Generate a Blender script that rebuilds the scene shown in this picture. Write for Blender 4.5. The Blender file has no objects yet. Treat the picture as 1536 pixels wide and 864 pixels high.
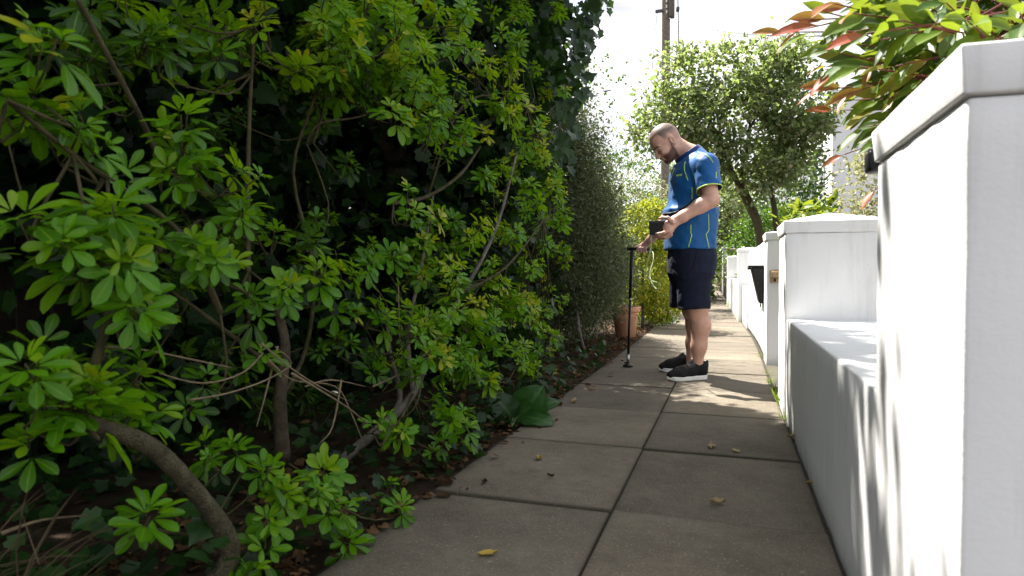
import bpy, bmesh, math, random
import numpy as np
from mathutils import Vector, Matrix, noise
from mathutils.bvhtree import BVHTree

# ------------------------------------------------------------------ camera, sky, sun, exposure
scene = bpy.context.scene
F_PX, CAM_H = 980.0, 0.72
PSI, PIT = math.atan(326 / F_PX), math.atan(21 / F_PX)
cam_data = bpy.data.cameras.new("camera")
cam = bpy.data.objects.new("camera", cam_data)
scene.collection.objects.link(cam)
cam.location = (0, 0, CAM_H)
cam.rotation_euler = (math.radians(90) - PIT, 0, PSI)
cam_data.sensor_width = 36
cam_data.lens = F_PX / 1536 * 36
cam_data.clip_start, cam_data.clip_end = 0.02, 2000
cam_data.dof.use_dof = True
cam_data.dof.focus_distance = 4.4
cam_data.dof.aperture_fstop = 6.3
scene.camera = cam

SUN_EL, SUN_AHEAD = math.radians(61), math.radians(38)   # sun: left of the path, 38 deg ahead of square
sun_dir = Vector((-math.cos(SUN_AHEAD) * math.cos(SUN_EL), math.sin(SUN_AHEAD) * math.cos(SUN_EL), math.sin(SUN_EL)))
sl = bpy.data.lights.new("sun", 'SUN')
sl.energy, sl.angle, sl.color = 3.9, math.radians(0.8), (1.0, 0.95, 0.87)
sun = bpy.data.objects.new("sun", sl)
scene.collection.objects.link(sun)
sun.rotation_euler = sun_dir.to_track_quat('Z', 'Y').to_euler()
sun.location = (0, 0, 30)

world = bpy.data.worlds.new("World")
scene.world = world
world.use_nodes = True
wn = world.node_tree
wn.nodes.clear()
def wnode(t, **kw):
    n = wn.nodes.new(t)
    for k, v in kw.items(): setattr(n, k, v)
    return n
sky = wnode('ShaderNodeTexSky', sky_type='NISHITA', sun_disc=False, sun_elevation=SUN_EL,
            sun_rotation=math.atan2(sun_dir.x, sun_dir.y), air_density=1.0, dust_density=1.2)
bg1 = wnode('ShaderNodeBackground'); bg1.inputs[1].default_value = 0.07
bg2 = wnode('ShaderNodeBackground')                      # bright broken cloud over the blue
tc = wnode('ShaderNodeTexCoord'); mp = wnode('ShaderNodeMapping'); mp.inputs['Scale'].default_value = (1, 1, 2.6)
nz = wnode('ShaderNodeTexNoise'); nz.inputs['Scale'].default_value = 2.3; nz.inputs['Detail'].default_value = 7; nz.inputs['Roughness'].default_value = .55
cr = wnode('ShaderNodeValToRGB'); cr.color_ramp.elements[0].position = .30; cr.color_ramp.elements[1].position = .52
nz2 = wnode('ShaderNodeTexNoise'); nz2.inputs['Scale'].default_value = 5.0; nz2.inputs['Detail'].default_value = 5
cr2 = wnode('ShaderNodeValToRGB')
cr2.color_ramp.elements[0].position = .3; cr2.color_ramp.elements[0].color = (.50, .51, .54, 1)
cr2.color_ramp.elements[1].position = .62; cr2.color_ramp.elements[1].color = (.96, .96, .97, 1)
mx = wnode('ShaderNodeMixShader'); wo = wnode('ShaderNodeOutputWorld')
L = wn.links.new
L(tc.outputs['Generated'], mp.inputs[0]); L(mp.outputs[0], nz.inputs['Vector']); L(mp.outputs[0], nz2.inputs['Vector'])
L(nz.outputs[0], cr.inputs[0]); L(nz2.outputs[0], cr2.inputs[0])
L(sky.outputs[0], bg1.inputs[0]); L(cr2.outputs[0], bg2.inputs[0]); bg2.inputs[1].default_value = 0.40
L(cr.outputs[0], mx.inputs[0]); L(bg1.outputs[0], mx.inputs[1]); L(bg2.outputs[0], mx.inputs[2]); L(mx.outputs[0], wo.inputs[0])

scene.view_settings.view_transform = 'Standard'
scene.view_settings.look = 'None'
scene.view_settings.gamma = 1.0
scene.view_settings.use_curve_mapping = False
scene.view_settings.exposure = 2.15
scene.cycles.max_bounces = 9
scene.cycles.transmission_bounces = 6
scene.cycles.use_denoising = True

# ------------------------------------------------------------------ helpers
random.seed(7)
rng = np.random.default_rng(7)
COL = scene.collection
cps, sps = math.cos(PSI), math.sin(PSI)
def ray(x, y):
    a, b = (x - 768) / F_PX, (432 - y) / F_PX
    fw = math.cos(PIT) + b * math.sin(PIT)
    return (a * cps - fw * sps, a * sps + fw * cps, b * math.cos(PIT) - math.sin(PIT))
def PY(x, y, Y):
    r = ray(x, y); t = Y / r[1]; return Vector((r[0] * t, Y, CAM_H + r[2] * t))
def PX(x, y, X):
    r = ray(x, y); t = X / r[0]; return Vector((X, r[1] * t, CAM_H + r[2] * t))
def PZ(x, y, z=0.0):
    r = ray(x, y); t = (z - CAM_H) / r[2]; return Vector((r[0] * t, r[1] * t, z))
def project(p):
    d = p[1] * cps - p[0] * sps
    l = p[0] * cps + p[1] * sps
    u = p[2] - CAM_H
    dz = d * math.cos(PIT) - u * math.sin(PIT)
    uz = u * math.cos(PIT) + d * math.sin(PIT)
    return 768 + F_PX * l / dz, 432 - F_PX * uz / dz, dz
def xoff(Y):                                    # the lane drifts left in the distance
    t = max(0.0, Y - 6.5); return -0.03 * (t * t / 4 if t < 2 else t - 1)

def setp(o, label=None, cat=None, group=None, kind=None):
    if label: o["label"] = label
    if cat: o["category"] = cat
    if group: o["group"] = group
    if kind: o["kind"] = kind
    return o
def link(name, me, mat=None, parent=None, base=None):
    o = bpy.data.objects.new(name, me)
    COL.objects.link(o)
    if mat is not None and me is not None and not me.materials:
        me.materials.append(mat)
    if parent is not None:
        o.parent = parent
        off = parent.location if parent.parent is None else Vector((0, 0, 0))
        o.matrix_parent_inverse = Matrix.Translation(-off)
    elif base is not None:
        me.transform(Matrix.Translation(-Vector(base))); o.location = base
    return o
def thing(name, loc, label, cat, group=None, kind=None):
    o = bpy.data.objects.new(name, None); COL.objects.link(o)
    o.location = loc; o.empty_display_size = .1
    return setp(o, label, cat, group, kind)

def fast_mesh(name, V, F, attrs=None, smooth=True, mat=None):
    V = np.asarray(V, np.float32).reshape(-1, 3); F = np.asarray(F, np.int32)
    me = bpy.data.meshes.new(name); k = F.shape[1]
    me.vertices.add(len(V)); me.vertices.foreach_set('co', V.ravel())
    me.loops.add(F.size); me.loops.foreach_set('vertex_index', F.ravel())
    me.polygons.add(len(F)); me.polygons.foreach_set('loop_start', np.arange(0, F.size, k, dtype=np.int32))
    me.polygons.foreach_set('loop_total', np.full(len(F), k, np.int32))
    me.polygons.foreach_set('use_smooth', np.full(len(F), smooth))
    for n, a in (attrs or {}).items():
        at = me.attributes.new(n, 'FLOAT', 'POINT'); at.data.foreach_set('value', np.asarray(a, np.float32))
    me.update(calc_edges=True)
    if mat: me.materials.append(mat)
    return me

class MB:                                       # collects boxes, tubes, lathes of ONE part
    def __init__(s): s.V, s.F = [], []
    def add(s, V, F):
        b = len(s.V); s.V += [tuple(v) for v in V]; s.F += [tuple(i + b for i in f) for f in F]
    def box(s, lo, hi):
        x0, y0, z0 = lo; x1, y1, z1 = hi
        s.add([(x0,y0,z0),(x1,y0,z0),(x1,y1,z0),(x0,y1,z0),(x0,y0,z1),(x1,y0,z1),(x1,y1,z1),(x0,y1,z1)],
              [(0,3,2,1),(4,5,6,7),(0,1,5,4),(1,2,6,5),(2,3,7,6),(3,0,4,7)])
        return s
    def tube(s, pts, rad, n=6, smooth=3, cap=True):
        pts = [Vector(p) for p in pts]
        if not hasattr(rad, '__len__'): rad = [rad] * len(pts)
        if smooth > 1 and len(pts) > 2:
            P, R = [], []
            for i in range(len(pts) - 1):
                p0, p1, p2, p3 = pts[max(i-1,0)], pts[i], pts[i+1], pts[min(i+2,len(pts)-1)]
                for j in range(smooth):
                    t = j / smooth
                    P.append(.5 * ((2*p1) + (p2-p0)*t + (2*p0-5*p1+4*p2-p3)*t*t + (3*p1-p0-3*p2+p3)*t**3))
                    R.append(rad[i] * (1-t) + rad[i+1] * t)
            P.append(pts[-1]); R.append(rad[-1]); pts, rad = P, R
        V, Fc = [], []
        up = Vector((.13, .31, .94))
        for i, p in enumerate(pts):
            d = (pts[min(i+1,len(pts)-1)] - pts[max(i-1,0)])
            d = d.normalized() if d.length > 1e-9 else Vector((0,0,1))
            a = d.cross(up)
            a = a.normalized() if a.length > 1e-3 else d.cross(Vector((1,0,0))).normalized()
            b = d.cross(a).normalized(); up = -a.cross(d) if False else b * -1
            up = up if abs(d.dot(up)) < .95 else Vector((.13,.31,.94))
            for k in range(n):
                t = 2 * math.pi * k / n
                V.append(p + (a * math.cos(t) + b * math.sin(t)) * rad[i])
        for i in range(len(pts) - 1):
            for k in range(n):
                Fc.append((i*n+k, i*n+(k+1)%n, (i+1)*n+(k+1)%n, (i+1)*n+k))
        if cap:
            Fc.append(tuple(range(n-1, -1, -1))); Fc.append(tuple((len(pts)-1)*n + k for k in range(n)))
        s.add(V, Fc); return s
    def lathe(s, c, prof, n=24):
        V = [(c[0] + r*math.cos(2*math.pi*k/n), c[1] + r*math.sin(2*math.pi*k/n), c[2] + z) for r, z in prof for k in range(n)]
        Fc = [(i*n+k, i*n+(k+1)%n, (i+1)*n+(k+1)%n, (i+1)*n+k) for i in range(len(prof)-1) for k in range(n)]
        Fc.append(tuple(range(n-1,-1,-1))); Fc.append(tuple((len(prof)-1)*n+k for k in range(n)))
        s.add(V, Fc); return s
    def mesh(s, name, smooth=False, bevel=0, seg=2):
        me = bpy.data.meshes.new(name); me.from_pydata(s.V, [], s.F); me.update()
        if bevel:
            bm = bmesh.new(); bm.from_mesh(me)
            bmesh.ops.bevel(bm, geom=list(bm.edges), offset=bevel, segments=seg, affect='EDGES', profile=.5, clamp_overlap=True)
            bm.to_mesh(me); bm.free()
        me.polygons.foreach_set('use_smooth', [smooth] * len(me.polygons))
        return me
    def build(s, name, mat, parent=None, base=None, smooth=False, bevel=0, seg=2):
        return link(name, s.mesh(name, smooth, bevel, seg), mat, parent, base)

def rbox(lo, hi, r=.01, cell=.08, amp=.0015, freq=5, deform=None, name='block'):
    """box with rounded arrises and a fine, slightly uneven surface: hand-trowelled render, cast or cut stone"""
    ax = []
    for a in range(3):
        w = hi[a] - lo[a]; rr = min(r, w * .45); n = max(1, int(round((w - 2 * rr) / cell)))
        ax.append([lo[a], lo[a] + .3 * rr] + [lo[a] + rr + (w - 2 * rr) * i / n for i in range(n + 1)] + [hi[a] - .3 * rr, hi[a]])
    V, idx, Fc = [], {}, []
    def vid(i, j, k):
        key = (i, j, k)
        if key not in idx: idx[key] = len(V); V.append((ax[0][i], ax[1][j], ax[2][k]))
        return idx[key]
    nx, ny, nz_ = (len(q) - 1 for q in ax)
    for k in (0, nz_):
        for i in range(nx):
            for j in range(ny):
                q = [vid(i,j,k), vid(i+1,j,k), vid(i+1,j+1,k), vid(i,j+1,k)]; Fc.append(q if k else q[::-1])
    for j in (0, ny):
        for i in range(nx):
            for k in range(nz_):
                q = [vid(i,j,k), vid(i+1,j,k), vid(i+1,j,k+1), vid(i,j,k+1)]; Fc.append(q[::-1] if j else q)
    for i in (0, nx):
        for j in range(ny):
            for k in range(nz_):
                q = [vid(i,j,k), vid(i,j+1,k), vid(i,j+1,k+1), vid(i,j,k+1)]; Fc.append(q if i else q[::-1])
    V = np.array(V); lo_, hi_ = np.array(lo, float), np.array(hi, float)
    rr = np.minimum(r, (hi_ - lo_) * .45)
    inner = np.clip(V, lo_ + rr, hi_ - rr); d = V - inner
    dn = norm(d); V = inner + dn * rr
    if amp:
        for i, p in enumerate(V):
            q = Vector(p) * freq
            V[i] += dn[i] * amp * (noise.noise(q) + .6 * noise.noise(q * 3.3) + .3 * noise.noise(q * 9))
    if deform: V = np.array([deform(*p) for p in V])
    return fast_mesh(name, V, Fc, None, True)

# ------------------------------------------------------------------ materials
class NT:
    def __init__(s, name):
        s.m = bpy.data.materials.new(name); s.m.use_nodes = True
        s.t = s.m.node_tree; s.t.nodes.clear()
        s.out = s.n('ShaderNodeOutputMaterial')
    def n(s, t, **kw):
        nd = s.t.nodes.new(t)
        for k, v in kw.items():
            if k.startswith('i_'):
                key = k[2:]; key = int(key) if key.isdigit() else key.replace('_', ' ')
                nd.inputs[key].default_value = v
            else: setattr(nd, k, v)
        return nd
    def l(s, a, b): s.t.links.new(a, b)
    def coord(s): return s.n('ShaderNodeTexCoord').outputs['Object']
    def noise(s, scale, detail=4, rough=.55, vec=None):
        nd = s.n('ShaderNodeTexNoise'); nd.inputs['Scale'].default_value = scale
        nd.inputs['Detail'].default_value = detail; nd.inputs['Roughness'].default_value = rough
        if vec is not None: s.l(vec, nd.inputs['Vector'])
        return nd.outputs[0]
    def ramp(s, fac, stops):
        r = s.n('ShaderNodeValToRGB'); e = r.color_ramp.elements
        while len(e) < len(stops): e.new(.5)
        for el, (p, c) in zip(e, stops):
            el.position = p; el.color = (*c, 1) if hasattr(c, '__len__') else (c, c, c, 1)
        s.l(fac, r.inputs[0]); return r.outputs[0]
    def mix(s, fac, a, b, mode='MIX'):
        m = s.n('ShaderNodeMix', data_type='RGBA', blend_type=mode)
        for sock, v in ((m.inputs[0], fac), (m.inputs[6], a), (m.inputs[7], b)):
            if hasattr(v, 'is_linked'): s.l(v, sock)
            elif hasattr(v, '__len__'): sock.default_value = (*v, 1) if len(v) == 3 else v
            else: sock.default_value = v
        return m.outputs[2]
    def attr(s, name): return s.n('ShaderNodeAttribute', attribute_name=name).outputs['Fac']
    def bump(s, h, strength=.3, dist=.01):
        b = s.n('ShaderNodeBump'); b.inputs['Strength'].default_value = strength; b.inputs['Distance'].default_value = dist
        s.l(h, b.inputs['Height']); return b.outputs[0]
    def pbsdf(s, col, rough=.6, normal=None, spec=.5, **kw):
        p = s.n('ShaderNodeBsdfPrincipled')
        for sock, v in ((p.inputs['Base Color'], col), (p.inputs['Roughness'], rough)):
            if hasattr(v, 'is_linked'): s.l(v, sock)
            else: sock.default_value = (*v, 1) if hasattr(v, '__len__') else v
        p.inputs['Specular IOR Level'].default_value = spec
        for k, v in kw.items(): p.inputs[k.replace('_', ' ')].default_value = v
        if normal is not None: s.l(normal, p.inputs['Normal'])
        return p.outputs[0]
    def done(s, sh): s.l(sh, s.out.inputs[0]); return s.m

def simple(name, col, rough=.6, var=.25, scale=20, bump=.15, spec=.4, bdist=.004, **kw):
    t = NT(name); c = t.coord()
    n1 = t.noise(scale, 5, .6, c)
    lo = tuple(v * (1 - var) for v in col); hi = tuple(min(1, v * (1 + var)) for v in col)
    base = t.ramp(n1, [(.3, lo), (.7, hi)])
    nm = t.bump(t.noise(scale * 6, 3, .6, c), bump, bdist) if bump else None
    return t.done(t.pbsdf(base, rough, nm, spec, **kw))

def leaf_mat(name, stops, trans, tfac=.35, rough=.42, spec=.5, rib=None, blotch=.18):
    """stops: ramp over the per-leaf tint; rib: colour of the midrib"""
    t = NT(name); tint = t.attr('tint')
    base = t.ramp(tint, stops)
    nb = t.noise(38, 3, .6, t.coord())
    base = t.mix(blotch, base, t.ramp(nb, [(.3, .25), (.7, 1.0)]), 'MULTIPLY')
    if rib is not None:
        base = t.mix(t.ramp(t.attr('rib'), [(.0, .6), (.14, 0.0)]), base, rib)
    nm = t.bump(t.attr('rib'), .12, .01)
    p = t.pbsdf(base, rough, nm, spec)
    tr = t.n('ShaderNodeBsdfTranslucent')
    t.l(t.mix(.55, base, trans), tr.inputs[0])
    ms = t.n('ShaderNodeMixShader', i_0=tfac)
    t.l(p, ms.inputs[1]); t.l(tr.outputs[0], ms.inputs[2])
    return t.done(ms.outputs[0])

M = {}
# white masonry paint on trowelled render
def paint(name, lo, hi, dirt):
    t = NT(name); c = t.coord()
    n1 = t.noise(3.2, 6, .62, c); n2 = t.noise(85, 4, .6, c)
    sp = t.n('ShaderNodeTexVoronoi', i_Scale=9.0); t.l(c, sp.inputs['Vector'])
    base = t.ramp(n1, [(.28, lo), (.68, hi)])
    mp = t.n('ShaderNodeMapping'); mp.inputs['Scale'].default_value = (9, 9, .9); t.l(c, mp.inputs[0])
    st = t.noise(2.2, 5, .65, mp.outputs[0])
    base = t.mix(t.ramp(st, [(.52, 0.0), (.76, .45)]), base, dirt)               # faint run-down streaks
    base = t.mix(t.ramp(sp.outputs[0], [(.018, .5), (.035, 0.0)]), base, (.32, .27, .22))   # small chips
    hz = t.n('ShaderNodeSeparateXYZ'); t.l(t.n('ShaderNodeNewGeometry').outputs['Position'], hz.inputs[0])
    foot = t.ramp(hz.outputs[2], [(0.0, .75), (.09, 0.0)])
    gr = t.mix(foot, (0, 0, 0), t.noise(14, 5, .7, c), 'MIX')
    base = t.mix(gr, base, (.25, .25, .17))                                      # splash dirt and algae at the foot
    h = t.mix(.5, n2, t.noise(22, 5, .6, c))
    return t.done(t.pbsdf(base, .72, t.bump(h, .32, .004), .3))
M['white'] = paint('white_masonry_paint', (.77, .775, .78), (.83, .83, .825), (.55, .54, .50))
M['house'] = paint('house_render', (.74, .745, .76), (.80, .80, .81), (.6, .6, .6))
# concrete slabs
t = NT('concrete_slab'); c = t.coord(); oi = t.n('ShaderNodeObjectInfo')
va = t.n('ShaderNodeVectorMath', operation='ADD')
cmb = t.n('ShaderNodeCombineXYZ'); mul = t.n('ShaderNodeMath', operation='MULTIPLY', i_1=37.0)
t.l(oi.outputs['Random'], mul.inputs[0]); t.l(mul.outputs[0], cmb.inputs[0]); t.l(mul.outputs[0], cmb.inputs[1])
t.l(c, va.inputs[0]); t.l(cmb.outputs[0], va.inputs[1]); vv = va.outputs[0]
b1 = t.ramp(t.noise(2.4, 7, .68, vv), [(.26, (.098, .084, .066)), (.50, (.160, .139, .110)), (.74, (.220, .194, .157))])
b1 = t.mix(.5, b1, t.ramp(t.noise(20, 6, .8, vv), [(.32, .45), (.68, 1.0)]), 'MULTIPLY')
vo = t.n('ShaderNodeTexVoronoi', i_Scale=170.0); t.l(vv, vo.inputs['Vector'])
agg = t.noise(130, 3, .7, vv)
b1 = t.mix(t.ramp(agg, [(.58, 0.0), (.70, .6)]), b1, (.42, .39, .34))
b1 = t.mix(t.ramp(agg, [(.30, .6), (.40, 0.0)]), b1, (.07, .06, .05))
st = t.n('ShaderNodeTexVoronoi', i_Scale=5.5); t.l(vv, st.inputs['Vector'])
b1 = t.mix(t.ramp(st.outputs[0], [(.05, .5), (.13, 0.0)]), b1, (.085, .078, .068))
lc = t.n('ShaderNodeTexVoronoi', i_Scale=8.3); t.l(vv, lc.inputs['Vector'])
b1 = t.mix(t.ramp(lc.outputs[0], [(.03, .5), (.075, 0.0)]), b1, (.30, .29, .24))   # old gum spots
bt = t.ramp(oi.outputs['Random'], [(0, (.80, .79, .77)), (1, (1.12, 1.08, 1.02))])
b1 = t.mix(1.0, b1, bt, 'MULTIPLY')
sx = t.n('ShaderNodeSeparateXYZ'); t.l(c, sx.inputs[0])
def edge_(sock, half):
    ab = t.n('ShaderNodeMath', operation='ABSOLUTE'); t.l(sock, ab.inputs[0])
    sb = t.n('ShaderNodeMath', operation='SUBTRACT'); sb.inputs[0].default_value = half; t.l(ab.outputs[0], sb.inputs[1]); return sb.outputs[0]
mn = t.n('ShaderNodeMath', operation='MINIMUM'); t.l(edge_(sx.outputs[0], .297), mn.inputs[0]); t.l(edge_(sx.outputs[1], .369), mn.inputs[1])
ad = t.n('ShaderNodeMath', operation='MULTIPLY_ADD', i_1=-.09); t.l(t.noise(11, 6, .75, vv), ad.inputs[0]); t.l(mn.outputs[0], ad.inputs[2])
b1 = t.mix(t.ramp(ad.outputs[0], [(-.0, .0), (.0001, .0)]) if False else t.ramp(mn.outputs[0], [(.0, .6), (.007, .2), (.025, 0.0)]), b1, (.045, .042, .026))   # dirt and moss worked into the slab edges
M['slab'] = t.done(t.pbsdf(b1, .85, t.bump(t.mix(.4, agg, t.noise(60, 4, .7, vv)), .5, .004), .25))
# soil
t = NT('soil'); c = t.coord()
b1 = t.ramp(t.noise(9, 8, .75, c), [(.3, (.018, .012, .008)), (.7, (.075, .052, .035))])
M['soil'] = t.done(t.pbsdf(b1, .95, t.bump(t.noise(30, 8, .75, c), .9, .03), .1))
M['mortar'] = simple('dark_joint_dirt', (.035, .030, .022), .95, .4, 40)
M['bark'] = simple('brown_bark', (.070, .054, .036), .85, .5, 26, .7, .2, .01)
M['bark_tan'] = simple('tan_twig_bark', (.055, .048, .022), .8, .45, 30, .5, .2)
M['branch'] = simple('olive_brown_branch', (.115, .100, .060), .85, .5, 34, 1.0, .2, .02)
M['bark_grey'] = simple('grey_bark', (.13, .115, .095), .85, .4, 22, .6, .2)
M['twig_pale'] = simple('pale_dry_twig', (.17, .13, .08), .8, .4, 40, .3, .2)
M['red_stem'] = simple('red_stem', (.16, .035, .025), .5, .35, 40, .2, .4)
# leaves
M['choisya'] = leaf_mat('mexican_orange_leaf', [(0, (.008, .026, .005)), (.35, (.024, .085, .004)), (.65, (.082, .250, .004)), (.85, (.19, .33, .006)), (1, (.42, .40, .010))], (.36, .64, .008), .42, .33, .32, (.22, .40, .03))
M['ivy'] = leaf_mat('ivy_leaf', [(0, (.006, .018, .006)), (.5, (.014, .042, .010)), (1, (.034, .085, .015))], (.12, .28, .03), .2, .38, .25, (.04, .09, .025))
M['grey_leaf'] = leaf_mat('grey_green_leaf', [(0, (.028, .042, .018)), (.5, (.070, .095, .042)), (1, (.17, .19, .10))], (.22, .28, .08), .22, .6, .3)
M['lime'] = leaf_mat('lime_leaf', [(0, (.05, .13, .010)), (.5, (.14, .24, .014)), (1, (.42, .38, .025))], (.5, .55, .04), .38, .5, .4)
M['photinia'] = leaf_mat('photinia_leaf', [(0, (.012, .042, .009)), (.45, (.034, .10, .012)), (.66, (.105, .19, .014)), (.78, (.30, .24, .04)), (.88, (.40, .09, .06)), (1, (.38, .035, .04))], (.42, .50, .03), .38, .42, .2, (.22, .20, .07), .15)
M['tree_leaf'] = leaf_mat('tree_leaf', [(0, (.045, .080, .030)), (.5, (.12, .175, .068)), (.85, (.24, .27, .14)), (1, (.30, .23, .15))], (.42, .56, .12), .48, .34, .6)
M['laurel'] = leaf_mat('laurel_leaf', [(0, (.010, .032, .008)), (.5, (.03, .08, .012)), (1, (.11, .22, .02))], (.25, .45, .04), .3, .35, .5)
M['cream'] = leaf_mat('variegated_leaf', [(0, (.09, .14, .05)), (.5, (.26, .28, .13)), (1, (.48, .44, .26))], (.5, .5, .2), .3, .5, .4)
M['broad'] = leaf_mat('broad_leaf', [(0, (.010, .042, .010)), (1, (.028, .095, .018))], (.10, .30, .03), .25, .38, .45, (.10, .2, .06), .3)
M['grass'] = leaf_mat('grass_blade', [(0, (.08, .17, .015)), (1, (.26, .34, .05))], (.3, .4, .05), .3, .5, .3)
M['straw'] = leaf_mat('dry_straw', [(0, (.05, .035, .02)), (1, (.20, .15, .08))], (.3, .2, .1), .15, .7, .2)
M['litter'] = leaf_mat('dead_leaf', [(0, (.030, .018, .010)), (.5, (.085, .045, .020)), (1, (.19, .11, .05))], (.3, .15, .05), .15, .75, .2)
M['yellow_leaf'] = leaf_mat('yellow_leaf', [(0, (.20, .14, .06)), (.4, (.40, .31, .18)), (.6, (.36, .26, .09)), (1, (.46, .33, .06))], (.5, .35, .05), .15, .65, .25, (.25, .17, .06))

# ------------------------------------------------------------------ leaf templates: (along, across, lift), triangles, rib value
def blade(rows, hw, lift=.06, droop=.12, wav=0.0):
    V, rib, F = [], [], []
    prev = None
    for i, (t_, w) in enumerate(zip(rows, hw)):
        z = -droop * t_ * t_
        c = len(V); V.append((t_, 0, z)); rib.append(0)
        if w > 0:
            l = len(V); V.append((t_, w, z + lift * w / .22 + wav * math.sin(i * 2.1))); rib.append(1)
            r = len(V); V.append((t_, -w, z + lift * w / .22 - wav * math.sin(i * 1.7 + 1))); rib.append(1)
        else: l = r = c
        if prev:
            pc, pl, pr = prev
            for a, b in ((pl, l), (pr, r)):
                q = [pc, c, b, a] if a == pl and a != pr else [pc, a, b, c]
                q = [v for k, v in enumerate(q) if v not in q[:k]]
                if len(q) == 4: F += [(q[0], q[1], q[2]), (q[0], q[2], q[3])]
                elif len(q) == 3: F.append(tuple(q))
        prev = (c, l, r)
    return np.array(V, np.float32), np.array(F, np.int32), np.array(rib, np.float32)
T_OBO = blade([0, .12, .35, .58, .78, .93, 1], [0, .035, .13, .205, .215, .12, 0], .05, .16)
T_OBO_LO = blade([0, .35, .72, 1], [0, .13, .21, 0], .05, .14)
T_LANCE = blade([0, .1, .28, .5, .72, .9, 1], [0, .03, .13, .18, .15, .055, 0], .07, .18, .012)
T_OVAL = blade([0, .3, .7, 1], [0, .24, .22, 0], .07, .1)
T_DIA = (np.array([(0, 0, 0), (.45, .24, .06), (1, 0, -.05), (.45, -.24, .06)], np.float32), np.array([(0, 2, 1), (0, 3, 2)], np.int32), np.array([0, 1, 0, 1], np.float32))
T_GRASS = blade([0, .3, .65, 1], [.012, .014, .011, 0], .004, .35)
def ivy_t():
    out = [(0,0), (-.10,.20), (.05,.42), (.27,.34), (.36,.52), (.62,.30), (.66,.20), (1,0)]
    pts = out + [(x, -y) for x, y in out[-2:0:-1]]
    V = [(.30, 0, 0)] + [(x, y, .05 * abs(y) * 2 - .12 * x * x) for x, y in pts]
    F = [(0, i + 1, (i + 1) % len(pts) + 1) for i in range(len(pts))]
    return np.array(V, np.float32), np.array(F, np.int32)[:, ::-1], np.array([0] + [0 if abs(y) < 1e-6 else 1 for x, y in pts], np.float32)
T_IVY = ivy_t()

def norm(a): return a / np.maximum(np.linalg.norm(a, axis=-1, keepdims=True), 1e-9)
def leaves_mesh(name, pos, d, n, Ln, Wd, tint, T, mat):
    pos, d, n = (np.asarray(a, np.float64).reshape(-1, 3) for a in (pos, d, n))
    N = len(pos); d = norm(d); s = norm(np.cross(n, d)); n = np.cross(d, s)
    Ln = np.broadcast_to(np.asarray(Ln, float), (N,)); Wd = np.broadcast_to(np.asarray(Wd, float), (N,))
    tv, tf, tr = T; k = len(tv)
    V = pos[:, None] + Ln[:, None, None] * (tv[None, :, 0:1] * d[:, None] + tv[None, :, 1:2] * Wd[:, None, None] * s[:, None] + tv[None, :, 2:3] * n[:, None])
    F = (tf[None] + (np.arange(N) * k)[:, None, None]).reshape(-1, 3)
    return fast_mesh(name, V, F, {'tint': np.repeat(np.broadcast_to(tint, (N,)), k), 'rib': np.tile(tr, N)}, True, mat)

class Leaves:                                  # gathers single leaves of one plant
    def __init__(s): s.p, s.d, s.n, s.l, s.w, s.t = [], [], [], [], [], []
    def add(s, p, d, n, l, w=1.0, t=.5):
        s.p.append(tuple(p)); s.d.append(tuple(d)); s.n.append(tuple(n)); s.l.append(l); s.w.append(w); s.t.append(t)
    def arrays(s): return [np.array(a, float) for a in (s.p, s.d, s.n, s.l, s.w, s.t)]

def plant_leaves(parent, lv, T_hi, T_lo, mat, n_single=300, part='leaf', rest='foliage', maxd=9):
    """the leaves that show largest become objects of their own (shared meshes), the rest one 'stuff' part"""
    p, d, n, l, w, tn = lv.arrays(); N = len(p)
    d = norm(d); s = norm(np.cross(n, d)); n = np.cross(d, s)
    pick = []
    if n_single:
        full = leaves_mesh('tmp', p, d, n, l, w, tn, T_lo, mat)
        vs = np.empty(len(full.vertices) * 3, np.float32); full.vertices.foreach_get('co', vs)
        fs = np.empty(len(full.polygons) * 3, np.int32); full.polygons.foreach_get('vertices', fs)
        bvh = BVHTree.FromPolygons(vs.reshape(-1, 3).tolist(), fs.reshape(-1, 3).tolist())
        kf = len(T_lo[1]); bpy.data.meshes.remove(full)
        mid = p + d * (l * .55)[:, None]
        c0 = np.array((0, 0, CAM_H)); v = c0 - mid; dist = np.linalg.norm(v, axis=1)
        face = np.abs((v / dist[:, None] * n).sum(1))
        score = l / dist * (.35 + .65 * face)
        for i in np.argsort(-score):
            x, y, dz = project(mid[i])
            if dz < .1 or not (-20 < x < 1556 and -20 < y < 884): continue
            dr = Vector(mid[i] - c0)
            h = bvh.ray_cast(Vector(c0), dr.normalized(), dr.length + .05)
            if h[0] is not None and h[2] // kf != i and h[3] < dr.length - .004: continue
            pick.append(i)
            if len(pick) >= n_single: break
    ps = set(pick); cache = {}
    root = parent
    for i in pick:
        b = min(9, int(tn[i] * 10))
        if b not in cache:
            tv, tf, tr = T_hi
            V = tv.copy(); V[:, 1:2] *= 1.0
            cache[b] = fast_mesh(part, V, tf, {'tint': np.full(len(tv), (b + .5) / 10), 'rib': tr}, True, mat)
        o = link(part, cache[b], None, root)
        m = Matrix.Identity(4)
        for r in range(3):
            m[r][0] = d[i][r] * l[i]; m[r][1] = s[i][r] * l[i] * w[i]; m[r][2] = n[i][r] * l[i]; m[r][3] = p[i][r]
        o.matrix_basis = m
    keep = np.array([i for i in range(N) if i not in ps], int)
    if len(keep):
        o = link(rest, leaves_mesh(rest, p[keep], d[keep], n[keep], l[keep], w[keep], tn[keep], T_lo, mat), mat, root)
        if n_single: o["kind"] = "stuff"
    return pick

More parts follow.
